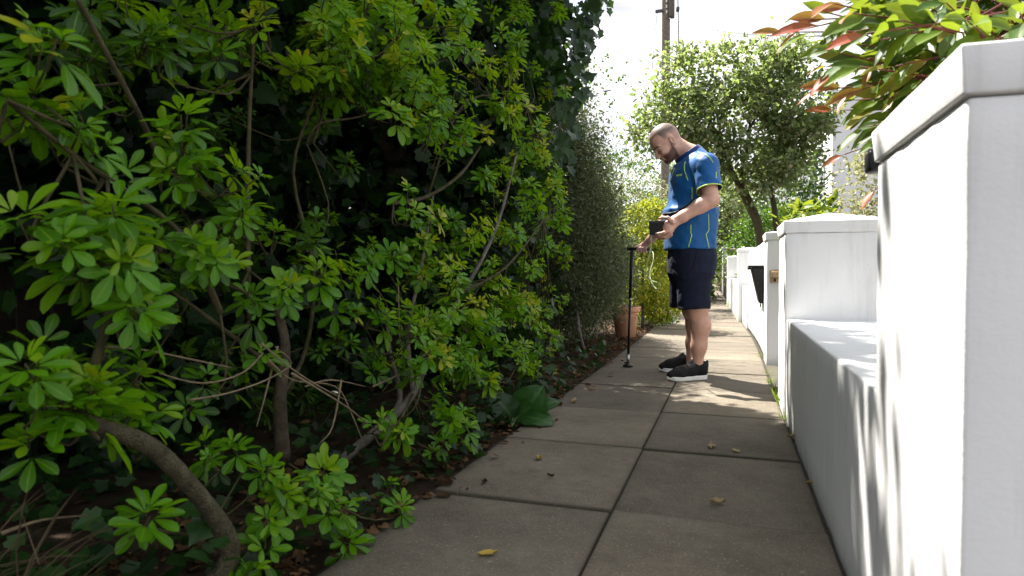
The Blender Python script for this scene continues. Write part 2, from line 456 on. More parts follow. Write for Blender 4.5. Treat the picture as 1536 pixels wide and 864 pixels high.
def rand_unit(n):
    return norm(rng.normal(size=(n, 3)))
def clump_leaves(ells, nclump, nleaf, crad, ll, out_bias=.6, shell=.35, flat=.6, up=.35):
    """leaf positions in clumps spread over the shells of some ellipsoids -> pos, dir, normal, length"""
    P, D, Nn = [], [], []
    vols = np.array([e[1][0] * e[1][1] + e[1][1] * e[1][2] + e[1][0] * e[1][2] for e in ells]); vols = vols / vols.sum()
    for e, fr in zip(ells, vols):
        c, r = np.array(e[0], float), np.array(e[1], float)
        k = max(1, int(nclump * fr)); u = rand_unit(k)
        rad = 1 - shell * rng.random(k) ** 1.5 + rng.normal(size=k) * .05
        cc = c + u * r * rad[:, None]
        m = max(1, int(nleaf / nclump))
        cr_ = crad * (.55 + .9 * rng.random(k))
        off = rng.normal(size=(k, m, 3)) * cr_[:, None, None] * np.array((1, 1, flat)) * .55
        p = (cc[:, None] + off).reshape(-1, 3)
        o = np.repeat(u, m, 0)
        dd = norm(rng.normal(size=p.shape) + out_bias * o + norm(off.reshape(-1, 3)) * .8 + np.array((0, 0, -.15)))
        nn = norm(rng.normal(size=p.shape) * .7 + o * .35 + np.array((0, 0, up * 2)))
        P.append(p); D.append(dd); Nn.append(nn)
    P, D, Nn = map(np.concatenate, (P, D, Nn))
    return P, D, Nn, ll * (.6 + .7 * rng.random(len(P)))
# ------------------------------------------------------------------ the setting: ground, paving, bed
R0, LFT = 0.265, -0.935
me = MB().box((-400, -200, -.6), (400, 600, -.06)).mesh('ground')
setp(link('ground', me, M['soil']), kind='structure')
pav = thing('pavement', (0, 0, 0), None, None, kind='structure')
jm = MB()
Ys = [0.465 - .75 + .75 * i for i in range(80)]
def slab_mesh(w, dpt, seed):
    me = rbox((-w/2, -dpt/2, -.055), (w/2, dpt/2, 0), .006, .12, .0012, 7, None, 'slab')
    return me
variants = [slab_mesh(.594, .741, i) for i in range(2)]
n_slab = 0
for i, y0 in enumerate(Ys[:-1]):
    if y0 < -.9 or y0 > 46: continue
    for cI, xa in enumerate((LFT + .3, -.335 + .3)):
        yc = y0 + .375 + (.012 if cI else -.012) * ((i * 7) % 3 - 1)
        o = link('slab', variants[(i + cI) % 2], M['slab'], pav)
        xx = xa + xoff(yc)
        o.matrix_basis = Matrix.Translation((xx, yc, random.uniform(-.0025, .0025))) @ Matrix.Rotation(random.uniform(-.0045, .0045) + math.atan(-(xoff(yc + .5) - xoff(yc)) * 2), 4, 'Z') @ Matrix.Rotation(random.uniform(-.002, .002), 4, 'X') @ Matrix.Rotation(random.uniform(-.0025, .0025), 4, 'Y')
        n_slab += 1
V, Fc = [], []
for i in range(120):
    y = -1 + i * .42
    for x in (LFT - .02, R0 + .03): V.append((x + xoff(y), y, -.014))
    if i: Fc.append((2*i-2, 2*i-1, 2*i+1, 2*i))
link('joint_bed', fast_mesh('joint_bed', V, Fc, None, False), M['mortar'], pav)
# planted bed beside the lane, lumpy soil
V, Fc = [], []
nx, ny = 30, 260
for j in range(ny):
    for i in range(nx):
        y = -1.2 + 25 * (j / (ny - 1)) ** 1.4; x = LFT - .012 - 3.3 * (i / (nx - 1)) ** 1.5
        e = min(1, i / 3)
        V.append((x + xoff(y), y, -.02 + e * (.028 + .035 * noise.noise((x * 3, y * 3, 0)) + .02 * noise.noise((x * 11, y * 11, 3))) + .02 * i / nx))
for j in range(ny - 1):
    for i in range(nx - 1):
        Fc.append((j*nx+i, (j+1)*nx+i, (j+1)*nx+i+1, j*nx+i+1))
bed = setp(link('flower_bed', fast_mesh('flower_bed', V, Fc), M['soil']), kind='structure')
# strip of path between the gate piers and inside the gardens
t_ = rbox((R0 + .012, 4.03, -.06), (2.6, 5.56, -.006), .01, .3, .002, 3, None, 'entrance_path')
setp(link('entrance_path', t_, M['slab']), kind='structure')

# ------------------------------------------------------------------ white garden walls
def bend(x, y, z): return (x + xoff(y), y, z)
def pier(parent, x0, x1, y0, y1, h, cap, peak, over=.02):
    p = link('pier', rbox((x0, y0, -.05), (x1, y1, h), .007, .045, .0022, 5, bend, 'pier'), M['white'], parent)
    cx, cy = (x0 + x1) / 2, (y0 + y1) / 2; hx, hy = (x1 - x0) / 2 + over, (y1 - y0) / 2 + over
    def cd(x, y, z):
        e = 1 - max(abs(x - cx) / hx, abs(y - cy) / hy)
        if z > h + cap * .5: z += peak * max(0, min(1, e * 1.02)) ** .9
        if z < h + cap * .12:                                     # splayed underside of the coping
            x = cx + (x - cx) * (1 - .45 * over / hx); y = cy + (y - cy) * (1 - .45 * over / hy)
        return bend(x, y, z)
    link('cap', rbox((cx - hx, cy - hy, h + .001), (cx + hx, cy + hy, h + cap), .005, .04, .0016, 6, cd, 'cap'), M['white'], p)
    return p
wA = thing('garden_wall', (.5, 2.4, 0), 'white painted low garden wall joining two square capped piers, one with a black lamp', 'wall')
pier(wA, .272, .74, .93, 1.43, .935, .062, .02, .011)
pier(wA, .268, .74, 3.56, 4.02, .925, .06, .055, .011)
link('low_wall', rbox((.276, 1.434, -.05), (.70, 3.556, .492), .008, .05, .003, 4, bend, 'low_wall'), M['white'], wA)
wB = thing('garden_wall', (.5, 8, 0), 'white painted garden wall beyond the gate opening, carrying a black letter box', 'wall')
pier(wB, .285, .72, 5.59, 6.02, .99, .06, .03, .016)
link('high_wall', rbox((.29, 6.024, -.05), (.62, 9.2, 1.045), .07, .07, .003, 4, bend, 'high_wall'), M['white'], wB)
link('low_wall', rbox((.275, 9.204, -.05), (.62, 10.4, .55), .018, .08, .003, 4, bend, 'low_wall'), M['white'], wB)
pier(wB, .215, .62, 10.404, 10.85, 1.05, .05, .03, .01)
wC = thing('garden_wall', (.4, 12, 0), 'short white garden wall running up to the brown stone gatepost', 'wall')
link('low_wall', rbox((.22, 11.2, -.05), (.5, 15.2, .62), .018, .1, .003, 4, bend, 'low_wall'), M['white'], wC)
pier(wC, .19, .5, 15.204, 15.6, 1.05, .05, .03, .01)

# brown stone gatepost and what follows it along the lane
M['stone'] = simple('brown_stone', (.30, .235, .16), .85, .3, 9, .6, .2, .01)
M['dark_wood'] = simple('dark_stained_wood', (.038, .028, .020), .75, .35, 12, .4, .3)
M['old_wood'] = simple('weathered_fence_wood', (.10, .075, .05), .8, .4, 10, .5, .2)
gp = thing('stone_gatepost', (.22 + xoff(16.3), 16.3, 0), 'square brown stone gatepost at the end of the white walls', 'gatepost')
for k in range(5):
    j = random.uniform(-.008, .008)
    link('block', rbox((.255 + j - .235 + .2, 16.1 + j, -.02 + .25 * k + .004), (.60 + j, 16.48 + j, .25 * k + .226), .012, .12, .003, 6, bend, 'block'), M['stone'], gp)
link('capstone', rbox((.19, 16.07, 1.232), (.63, 16.51, 1.31), .02, .12, .003, 6, bend, 'capstone'), M['stone'], gp)
def timber(y0, y1, x, h, label, mat, step=.16, base_gap=.03):
    f = thing('timber_fence', (x + xoff(y0), y0, 0), label, 'fence')
    n = int((y1 - y0) / step)
    for k in range(n):
        ya = y0 + (y1 - y0) * k / n
        hh = h + random.uniform(-.015, .015)
        link('board', rbox((x, ya + .006, base_gap), (x + .022, ya + (y1 - y0) / n - .006, hh), .003, .5, .0, 1, bend, 'board'), mat, f)
    for yy in (y0 - .06, (y0 + y1) / 2, y1 + .0):
        link('post', rbox((x + .026, yy - .05, -.05), (x + .126, yy + .05, h + .07), .008, .5, 0, 1, bend, 'post'), mat, f)
    for zz in (h * .22, h * .8):
        link('rail', rbox((x + .024, y0, zz), (x + .07, y1, zz + .07), .004, 1., 0, 1, bend, 'rail'), mat, f)
    return f
timber(16.6, 22.2, .27, 1.22, 'dark stained board fence past the brown stone gatepost', M['dark_wood'], .22)
timber(25.0, 33.0, .33, 1.35, 'weathered brown board fence far along the lane', M['old_wood'], .4)
wp = thing('gate_pier', (.42 + xoff(23.5), 23.5, 0), 'pale painted gate pier between the dark fence and the weathered fence', 'pier')
link('shaft', rbox((.25, 23.2, 0), (.62, 23.6, 1.55), .015, .2, .003, 4, bend, 'shaft'), M['house'], wp)
link('cap', rbox((.22, 23.17, 1.552), (.65, 23.63, 1.63), .015, .2, .003, 4, bend, 'cap'), M['house'], wp)

# unseen boards added behind the planting to keep light out of the hedge
hf = thing('timber_fence', (-3.0, 2.5, 0), 'unseen board fence added behind the leafy hedge to block light', 'fence')
for k in range(46):
    ya = -1.0 + k * .16
    link('board', rbox((-3.0, ya + .003, .02), (-2.978, ya + .157, 2.7 + random.uniform(-.02, .02)), .003, .7, 0, 1, None, 'board'), M['dark_wood'], hf)

# ------------------------------------------------------------------ houses
M['glass'] = NT('window_glass'); M['glass'] = M['glass'].done(M['glass'].pbsdf((.02, .025, .03), .06, None, .8))
M['white_gloss'] = simple('white_gloss_paint', (.78, .78, .77), .35, .04, 5, .05, .5)
M['slate'] = simple('slate_roof', (.075, .08, .09), .6, .3, 6, .5, .4)
def sash(parent, x, y0, y1, z0, z1):
    """sash window in a facade that faces the lane (-X)"""
    w = link('window', MB().box((x - .05, y0 - .07, z0 - .07), (x + .1, y0, z1 + .07)).box((x - .05, y1, z0 - .07), (x + .1, y1 + .07, z1 + .07))
             .box((x - .05, y0, z1), (x + .1, y1, z1 + .07)).box((x - .05, y0, z0 - .07), (x + .1, y1, z0))
             .box((x - .03, y0, (z0 + z1) / 2 - .03), (x + .08, y1, (z0 + z1) / 2 + .03)).box((x - .02, (y0 + y1) / 2 - .015, z0), (x + .07, (y0 + y1) / 2 + .015, (z0 + z1) / 2 - .031))
             .box((x - .02, (y0 + y1) / 2 - .015, (z0 + z1) / 2 + .031), (x + .07, (y0 + y1) / 2 + .015, z1)).mesh('window'), M['white_gloss'], parent)
    for a, b in ((z0, (z0 + z1) / 2 - .03), ((z0 + z1) / 2 + .03, z1)):
        link('pane', MB().box((x + .03, y0 + .002, a + .002), (x + .04, y1 - .002, b - .002)).mesh('pane'), M['glass'], w)
    link('sill', MB().box((x - .14, y0 - .12, z0 - .16), (x + .05, y1 + .12, z0 - .072)).mesh('sill', bevel=.01), M['white_gloss'], w)
hA = thing('house', (7, 31, 0), 'white rendered house with flat parapet and two storey bay behind the red tipped shrub', 'house')
link('wall', rbox((3.55, 26.6, -.3), (11, 37, 7.25), .05, .5, .008, 1, None, 'wall'), M['house'], hA)
link('coping', rbox((3.44, 26.49, 7.253), (11.1, 37.1, 7.45), .03, .8, .004, 1, None, 'coping'), M['house'], hA)
bay = link('bay', rbox((2.85, 31.8, -.3), (3.545, 34.6, 5.3), .03, .4, .005, 1, None, 'bay'), M['house'], hA)
link('bay_roof', MB().box((2.65, 31.6, 5.303), (3.54, 34.8, 5.5)).box((2.78, 31.7, 5.502), (3.54, 34.7, 5.72)).mesh('bay_roof', bevel=.03), M['white_gloss'], bay)
for y0 in (32.1, 33.35):
    sash(hA, 2.80, y0, y0 + .95, 3.5, 4.9); sash(hA, 2.80, y0, y0 + .95, .9, 2.4)
for y0 in (28.4, 35.2): sash(hA, 3.50, y0, y0 + 1.1, 3.7, 5.3)
for y0 in (28.4,): sash(hA, 3.50, y0, y0 + 1.1, .9, 2.6)
link('downpipe', MB().tube([(3.46, 30.6, -.1), (3.46, 30.6, 7.0)], .05, 8).mesh('downpipe', True), M['slate'], hA)
hB = thing('house', (4, 46, 0), 'far white house with tall sash windows seen past the tree trunks', 'house')
link('wall', rbox((1.0, 41, -.3), (8, 52, 6.9), .05, 1., .008, 1, None, 'wall'), M['house'], hB)
bayB = link('bay', rbox((.42, 41.6, -.3), (.995, 45.2, 7.0), .03, .5, .005, 1, None, 'bay'), M['house'], hB)
link('bay_roof', MB().box((.25, 41.4, 7.003), (.994, 45.4, 7.3)).mesh('bay_roof', bevel=.03), M['white_gloss'], bayB)
link('roof', MB().box((.85, 40.8, 6.903), (8.2, 52.2, 7.15)).mesh('roof', bevel=.03), M['slate'], hB)
for y0 in (41.9, 43.6):
    sash(hB, .37, y0, y0 + 1.25, 4.5, 6.6); sash(hB, .37, y0, y0 + 1.25, 1.0, 3.1)
# front window of the far bay that faces down the lane
fw_ = link('window', MB().box((.46, 41.54, 4.4), (.53, 41.6, 6.7)).box((.9, 41.54, 4.4), (.97, 41.6, 6.7)).box((.53, 41.54, 6.63), (.9, 41.6, 6.7)).box((.53, 41.54, 4.4), (.9, 41.6, 4.47)).box((.53, 41.55, 5.52), (.9, 41.6, 5.58)).mesh('window'), M['white_gloss'], hB)
link('pane', MB().box((.53, 41.575, 4.47), (.9, 41.59, 6.63)).mesh('pane'), M['glass'], fw_)
link('sill', MB().box((.3, 41.42, 4.25), (1.0, 41.598, 4.39)).mesh('sill'), M['white_gloss'], fw_)

# ------------------------------------------------------------------ small fittings on the walls
M['black'] = simple('black_plastic', (.007, .007, .008), .42, .2, 30, .08, .3)
M['steel'] = NT('brushed_steel'); M['steel'] = M['steel'].done(M['steel'].pbsdf((.45, .45, .46), .28, None, .5, Metallic=1.0))
M['brass'] = simple('worn_brass', (.42, .30, .17), .45, .35, 40, .3, .5, Metallic=.6)
# black letter box: wedge that hangs on the path face of the wall
y0, y1, xw = 6.15, 6.52, .288
V = []
for y in (y0, y1): V += [(xw, y, .46), (xw - .035, y, .46), (xw - .105, y, .775), (xw, y, .775)]
lb = thing('letter_box', (xw - .05, 6.3, .46), 'black wedge shaped letter box hung on the white wall beyond the gate', 'letter box')
m_ = MB(); m_.add(V, [(0,1,2,3), (7,6,5,4), (0,4,5,1), (1,5,6,2), (2,6,7,3), (3,7,4,0)])
m_.build('body', M['black'], lb, bevel=.006)
MB().box((xw - .125, y0 - .015, .777), (xw, y1 + .015, .797)).build('lid', M['black'], lb, bevel=.005)
MB().box((xw - .129, y0 + .1, .76), (xw - .106, y1 - .1, .776)).build('handle', M['black'], lb, bevel=.003)
MB().tube([(xw - .02, 6.3, .462), (xw - .02, 6.3, .42)], .006, 6).build('drain_peg', M['black'], lb)
# gate latch on the camera side of the pier
c_ = PY(1162, 414, 5.585)
gl = thing('gate_latch', c_, 'small worn brass gate latch keep on the white pier face', 'latch')
MB().box((c_.x - .035, 5.565, c_.z - .05), (c_.x + .045, 5.586, c_.z + .05)).build('plate', M['brass'], gl, bevel=.004)
MB().box((c_.x - .025, 5.525, c_.z - .015), (c_.x + .035, 5.564, c_.z + .035)).build('catch', M['brass'], gl, bevel=.006)
MB().tube([(c_.x, 5.562, c_.z - .03), (c_.x, 5.525, c_.z - .035)], .009, 8).build('peg', M['dark_wood'], gl)
# black lamp on the far side of the near pier
c_ = PY(1309, 242, 1.47)
lp = thing('wall_lamp', (c_.x + .03, 1.44, c_.z), 'small black rounded lamp on the side of the tall white pier', 'lamp')
link('housing', rbox((c_.x - .010, 1.455, c_.z - .022), (c_.x + .10, 1.505, c_.z + .022), .008, .02, 0, 1, None, 'housing'), M['black'], lp)
MB().box((c_.x - .008, 1.457, c_.z + .0225), (c_.x + .098, 1.503, c_.z + .0245)).build('lid', M['steel'], lp, bevel=.001)
MB().box((c_.x + .03, 1.432, c_.z - .02), (c_.x + .08, 1.454, c_.z + .02)).build('bracket', M['black'], lp)

# ------------------------------------------------------------------ telegraph pole and wires
M['pole'] = simple('weathered_pole_wood', (.19, .16, .13), .85, .4, 14, .7, .2, .01)
pb = PY(997, 411, 24.5); PXc = pb.x
tp = thing('telegraph_pole', (PXc, 24.5, 0), 'tall weathered wooden telegraph pole rising behind the tree', 'pole')
MB().tube([(PXc, 24.5, -.3), (PXc, 24.5, 5), (PXc, 24.5, 13)], [.17, .16, .145], 16).build('shaft', M['pole'], tp, smooth=True)
k_ = PY(1007, 10, 24.3)
link('terminal_box', rbox((k_.x - .10, 24.28, k_.z - .35), (k_.x + .10, 24.55, k_.z + .9), .03, .2, 0, 1, None, 'terminal_box'), M['bark_grey'], tp)
for q in range(6):
    zz = k_.z - .2 + q * .2
    MB().tube([(k_.x - .17, 24.36, zz), (k_.x - .17, 24.36, zz + .11)], .03, 8).build('insulator', M['white_gloss'], tp)
a_ = PY(987, 18, 24.4)
MB().box((PXc - .36, 24.3, a_.z - .04), (PXc - .1, 24.4, a_.z + .05)).build('bracket', M['slate'], tp)
c1 = PY(1016, -60, 24.2); c2 = PY(1018, 60, 24.2); c3 = PY(1021, 135, 24.2); c4 = PY(1022, 411, 24.2)
MB().tube([c1, c2, c3, c4], .022, 6).build('cable_down_tube', M['slate'], tp)
MB().tube([PY(1014.5, 14, 24.15), PY(1019, 14, 24.15)], .09, 8).build('clip', M['slate'], tp)
def wire(name, pts, r, label):
    m = MB().tube(pts, r, 5, 6).mesh(name, True)
    setp(link(name, m, M['slate'], None, pts[0]), label, 'wire')
wire('overhead_wire', [PY(1002, 27, 24.4), PY(1050, 40, 20.5), PY(1100, 49, 17.5), PY(1150, 53, 15), PY(1230, 54, 13)], .013, 'thin overhead wire sagging from the pole towards the white house')
wire('overhead_wire', [PY(986, 18, 24.38), PY(981, 70, 25.5), PY(976, 140, 27), PY(972, 220, 29)], .010, 'thin stay wire slanting down beside the telegraph pole')
# ------------------------------------------------------------------ the leafy hedge on the left
def perp(a):
    b = a.cross(Vector((0, 0, 1)))
    return b.normalized() if b.length > .05 else a.cross(Vector((1, 0, 0))).normalized()
def rosette(lv, c, axis, n, Ln, tint):
    axis = axis.normalized(); a = perp(axis); b = axis.cross(a); ph = random.uniform(0, 6.28)
    for k in range(n):
        f = k / max(1, n - 1)                       # 0 inner, young .. 1 outer, older
        az = ph + k * 2.39996 + random.uniform(-.25, .25)
        e = math.radians(38 + 62 * f + random.uniform(-10, 10))
        out = a * math.cos(az) + b * math.sin(az)
        D = (axis * math.cos(e) + out * math.sin(e)); D.z -= .12 * f; D.normalize()
        Nn = (axis - D * axis.dot(D)).normalized()
        Lk = Ln * (.62 + .42 * f) * random.uniform(.82, 1.15)
        base = Vector(c) - axis * (.022 * f) + D * (.22 * Lk)
        side = Nn.cross(D)
        tk = min(.99, max(0.01, tint + .20 * (.5 - f) + random.gauss(0, .06)))
        if random.random() < .006: tk = .95
        for ang, sc in ((0, 1.0), (.85, .84), (-.85, .84)):
            d = D * math.cos(ang) + side * math.sin(ang)
            nn = Nn + side * (-.25 * math.sin(ang)) + Vector((random.uniform(-.2, .2), random.uniform(-.2, .2), random.uniform(-.1, .2)))
            lv.add(base, d, nn, Lk * sc * random.uniform(.9, 1.08), random.uniform(.78, 1.02), tk)
def clump(lv, tw, c, rad, n, Ln, tint, root=None, axis=None):
    """a branch end: a spray of rosettes on short twigs that leave one point"""
    c = Vector(c); ax0 = Vector(axis) if axis else Vector((.42, -.22, .85))
    hub = c - ax0.normalized() * rad * .9
    if root is not None:
        root = Vector(root); mid = (root + hub) / 2 + Vector((random.uniform(-.06, .06), random.uniform(-.06, .06), -.04))
        tw.tube([root, mid, hub], [.0034, .0028, .0022], 5)
    for i in range(n):
        off = Vector((random.gauss(0, 1) * .6, random.gauss(0, 1), random.gauss(0, 1) * .75)) * rad * .62
        p = c + off
        ax = (ax0 * .9 + off.normalized() * .75 + Vector((random.uniform(-.3, .3), random.uniform(-.3, .3), random.uniform(.0, .5)))).normalized()
        rosette(lv, p, ax, random.randint(4, 6), 1.12 * Ln * random.uniform(.68, 1.22), tint + random.uniform(-.1, .1))
        tw.tube([hub, (hub + p) / 2 - Vector((0, 0, .01)), p], [.0024, .0020, .0016], 4, 2)
def nearest(pts, p):
    return min(pts, key=lambda q: (q - Vector(p)).length)
def stems(lst, X, tw):
    nodes = []
    for pts, r0, r1 in lst:
        P = [PX(q[0], q[1], q[2] if len(q) > 2 else X) for q in pts]
        n = len(P); rr = [(r0 + (r1 - r0) * i / (n - 1)) * random.uniform(.86, 1.16) for i in range(n)]
        MB().tube(P, rr, 8, 4).build(tw[0], M[tw[1]], tw[2], smooth=True)
        for a, b in zip(P, P[1:]): nodes += [a, (a + b) / 2]
        nodes.append(P[-1])
    return nodes

# --- shrub A: the bush with the thick bent branch
baseA = PX(310, 880, -1.05); baseA.z = 0
shA = thing('mexican_orange_bush', baseA, 'leafy bright green bush with a thick bent bare branch low down', 'bush')
ndA = stems([([(290, 905, -1.02), (338, 850, -1.0), (342, 810, -.99), (300, 745, -.98), (225, 670, -.97), (125, 634, -.97)], .021, .0145),
             ], -1.1, ('bent_branch', 'branch', shA))
ndA += stems([([(425, 690, -1.25), (420, 600, -1.22), (428, 520, -1.22), (415, 460, -1.25)], .022, .013)], -1.2, ('trunk', 'bark', shA))
tw = MB()
ndA += stems([([(374, 480, -1.2), (372, 330, -1.2), (374, 180, -1.2), (382, 40, -1.18)], .0065, .0045),
              ([(330, 470, -1.12), (305, 410, -1.12), (270, 350, -1.1), (205, 297, -1.06), (110, 232, -1.06), (10, 150, -1.05)], .0078, .004),
              ([(240, 240, -1.2), (205, 165, -1.18), (160, 80, -1.16), (112, -10, -1.15)], .0068, .005),
              ([(120, 640, -.99), (150, 520, -1.08), (190, 420, -1.12), (300, 330, -1.2)], .009, .004),
              ([(420, 560, -1.2), (330, 490, -1.3), (230, 420, -1.4), (60, 330, -1.5)], .007, .004),
              ([(420, 600, -1.22), (460, 520, -1.3), (470, 400, -1.35), (440, 260, -1.4), (470, 150, -1.35), (490, 60, -1.3)], .008, .004),
              ([(345, 812, -1.12), (400, 760, -1.05), (450, 720, -1.0)], .008, .004),
              ([(345, 812, -1.12), (260, 800, -1.05), (205, 790, -1.0)], .006, .004)], -1.1, ('branch', 'bark_tan', shA))
lvA = Leaves()
def put(lv, tw, nodes, lst):
    for x, y, X, rad, n, Ln, tint in lst:
        c = PX(x, y, X)
        clump(lv, tw, c, rad, n, Ln, tint, nearest(nodes, c) if rad > 0 else None)
put(lvA, tw, ndA, [
    (50, 85, -1.05, .07, 3, .060, .60), (25, 150, -1.08, .06, 2, .056, .55), (95, 195, -1.08, .07, 3, .058, .58), (165, 205, -1.10, .07, 2, .055, .52),
    (245, 60, -1.25, .10, 3, .058, .42), (340, 85, -1.25, .09, 3, .060, .45), (415, 30, -1.12, .08, 3, .062, .88), (440, 75, -1.15, .06, 2, .06, .82),
    (215, 20, -1.3, .12, 4, .058, .40), (320, 20, -1.3, .10, 3, .058, .5), (120, 40, -1.4, .1, 3, .055, .3),
    (280, 205, -1.08, .08, 4, .058, .68), (335, 250, -1.06, .08, 4, .056, .66), (300, 240, -1.12, .08, 3, .058, .55), (370, 305, -1.1, .06, 3, .056, .6),
    (135, 325, -.98, .08, 4, .066, .66), (190, 345, -1.0, .06, 3, .064, .64), (70, 350, -1.0, .05, 2, .066, .58), (120, 385, -1.0, .06, 3, .064, .56), (165, 400, -1.02, .05, 3, .064, .60),
    (210, 455, -1.0, .06, 4, .064, .66), (250, 350, -1.05, .05, 2, .060, .55), (300, 365, -1.05, .06, 3, .06, .6), (345, 395, -1.05, .05, 2, .058, .62),
    (430, 400, -1.08, .06, 3, .058, .62), (395, 435, -1.1, .05, 2, .056, .55), (480, 395, -1.12, .05, 3, .058, .66), (410, 360, -1.15, .05, 2, .055, .5),
    (100, 560, -.97, .08, 4, .066, .64), (40, 590, -.98, .07, 3, .066, .52), (150, 595, -.97, .07, 3, .066, .66), (195, 570, -1.0, .05, 2, .062, .62), (50, 530, -1.05, .07, 2, .062, .42), (210, 610, -1.0, .04, 2, .06, .55),
    (200, 785, -.94, .035, 1, .074, .62), (225, 770, -.95, .03, 1, .066, .6), (335, 682, -1.02, .05, 2, .054, .55), (375, 675, -1.02, .05, 2, .056, .62),
    (440, 735, -.95, .07, 4, .060, .70), (400, 705, -.97, .05, 3, .058, .66), (485, 700, -.96, .06, 3, .058, .66), (405, 775, -.95, .05, 2, .060, .66), (490, 775, -.93, .05, 3, .060, .70), (525, 810, -.93, .04, 1, .056, .55), (595, 765, -.9, .035, 2, .060, .72), (575, 735, -.95, .04, 1, .056, .55),
    (385, 530, -1.15, .05, 2, .05, .72), (340, 560, -1.2, .06, 2, .052, .4), (280, 600, -1.15, .06, 2, .054, .38), (350, 860, -.95, .05, 2, .054, .45),
])
holesA = [(20, 270, 80), (405, 200, 45), (450, 310, 75), (110, 480, 70), (30, 440, 50), (250, 510, 55), (60, 740, 130), (190, 655, 60), (250, 700, 60), (300, 750, 60), (330, 810, 60), (250, 140, 40), (330, 620, 60), (30, 20, 40), (480, 560, 60)]
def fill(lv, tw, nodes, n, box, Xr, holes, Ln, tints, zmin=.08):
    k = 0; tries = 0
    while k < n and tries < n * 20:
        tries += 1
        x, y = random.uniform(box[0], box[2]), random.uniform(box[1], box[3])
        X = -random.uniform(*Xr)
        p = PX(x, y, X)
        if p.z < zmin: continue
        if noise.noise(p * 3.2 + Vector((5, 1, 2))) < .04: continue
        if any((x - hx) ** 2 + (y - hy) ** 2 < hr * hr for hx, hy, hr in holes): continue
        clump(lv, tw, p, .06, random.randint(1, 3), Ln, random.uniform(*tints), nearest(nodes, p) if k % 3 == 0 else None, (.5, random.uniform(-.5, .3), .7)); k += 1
fill(lvA, tw, ndA, 58, (-30, -20, 500, 840), (1.25, 1.75), holesA, .054, (.02, .32))  # deep leaves tinted dark to blacken the shaded gaps
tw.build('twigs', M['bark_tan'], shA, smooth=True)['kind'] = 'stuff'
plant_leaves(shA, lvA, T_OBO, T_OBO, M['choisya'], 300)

# --- shrub B: the same kind, farther on, its shoulder over the path tinted yellow for missing sun
baseB = PX(560, 690, -1.15); baseB.z = 0
shB = thing('mexican_orange_bush', baseB, 'taller bush with shoulder tinted yellow green as if sunlit and long bare stems', 'bush')
ndB = stems([([(500, 700, -1.25), (560, 650, -1.15), (620, 590, -1.1), (650, 510, -1.1), (700, 430, -1.1), (745, 340, -1.05), (775, 230, -1.0)], .017, .006),
             ([(560, 650, -1.15), (600, 600, -1.12), (585, 530, -1.15), (580, 470, -1.2)], .012, .006),
             ([(620, 590, -1.1), (612, 500, -1.12), (632, 400, -1.15), (650, 290, -1.2)], .010, .005)], -1.1, ('stem', 'bark_grey', shB))
tw = MB()
ndB += stems([([(590, 305, -1.2), (640, 295, -1.15), (690, 262, -1.1), (720, 220, -1.1)], .009, .006),
              ([(690, 212, -1.12), (660, 150, -1.12), (637, 85, -1.15), (620, 20, -1.15)], .007, .004),
              ([(460, 215, -1.35), (480, 185, -1.3), (540, 175, -1.25), (600, 150, -1.2)], .005, .003),
              ([(470, 215, -1.35), (487, 150, -1.35), (470, 80, -1.35)], .005, .003),
              ([(690, 440, -1.05), (760, 400, -.95), (815, 330, -.9)], .007, .003),
              ([(650, 520, -1.1), (700, 560, -1.0), (735, 570, -.95)], .006, .003),
              ([(620, 590, -1.1), (600, 630, -1.0), (585, 640, -.98)], .006, .003),
              ([(640, 300, -1.2), (700, 150, -1.1), (790, 160, -1.0)], .007, .003)], -1.1, ('branch', 'bark_tan', shB))
lvB = Leaves()
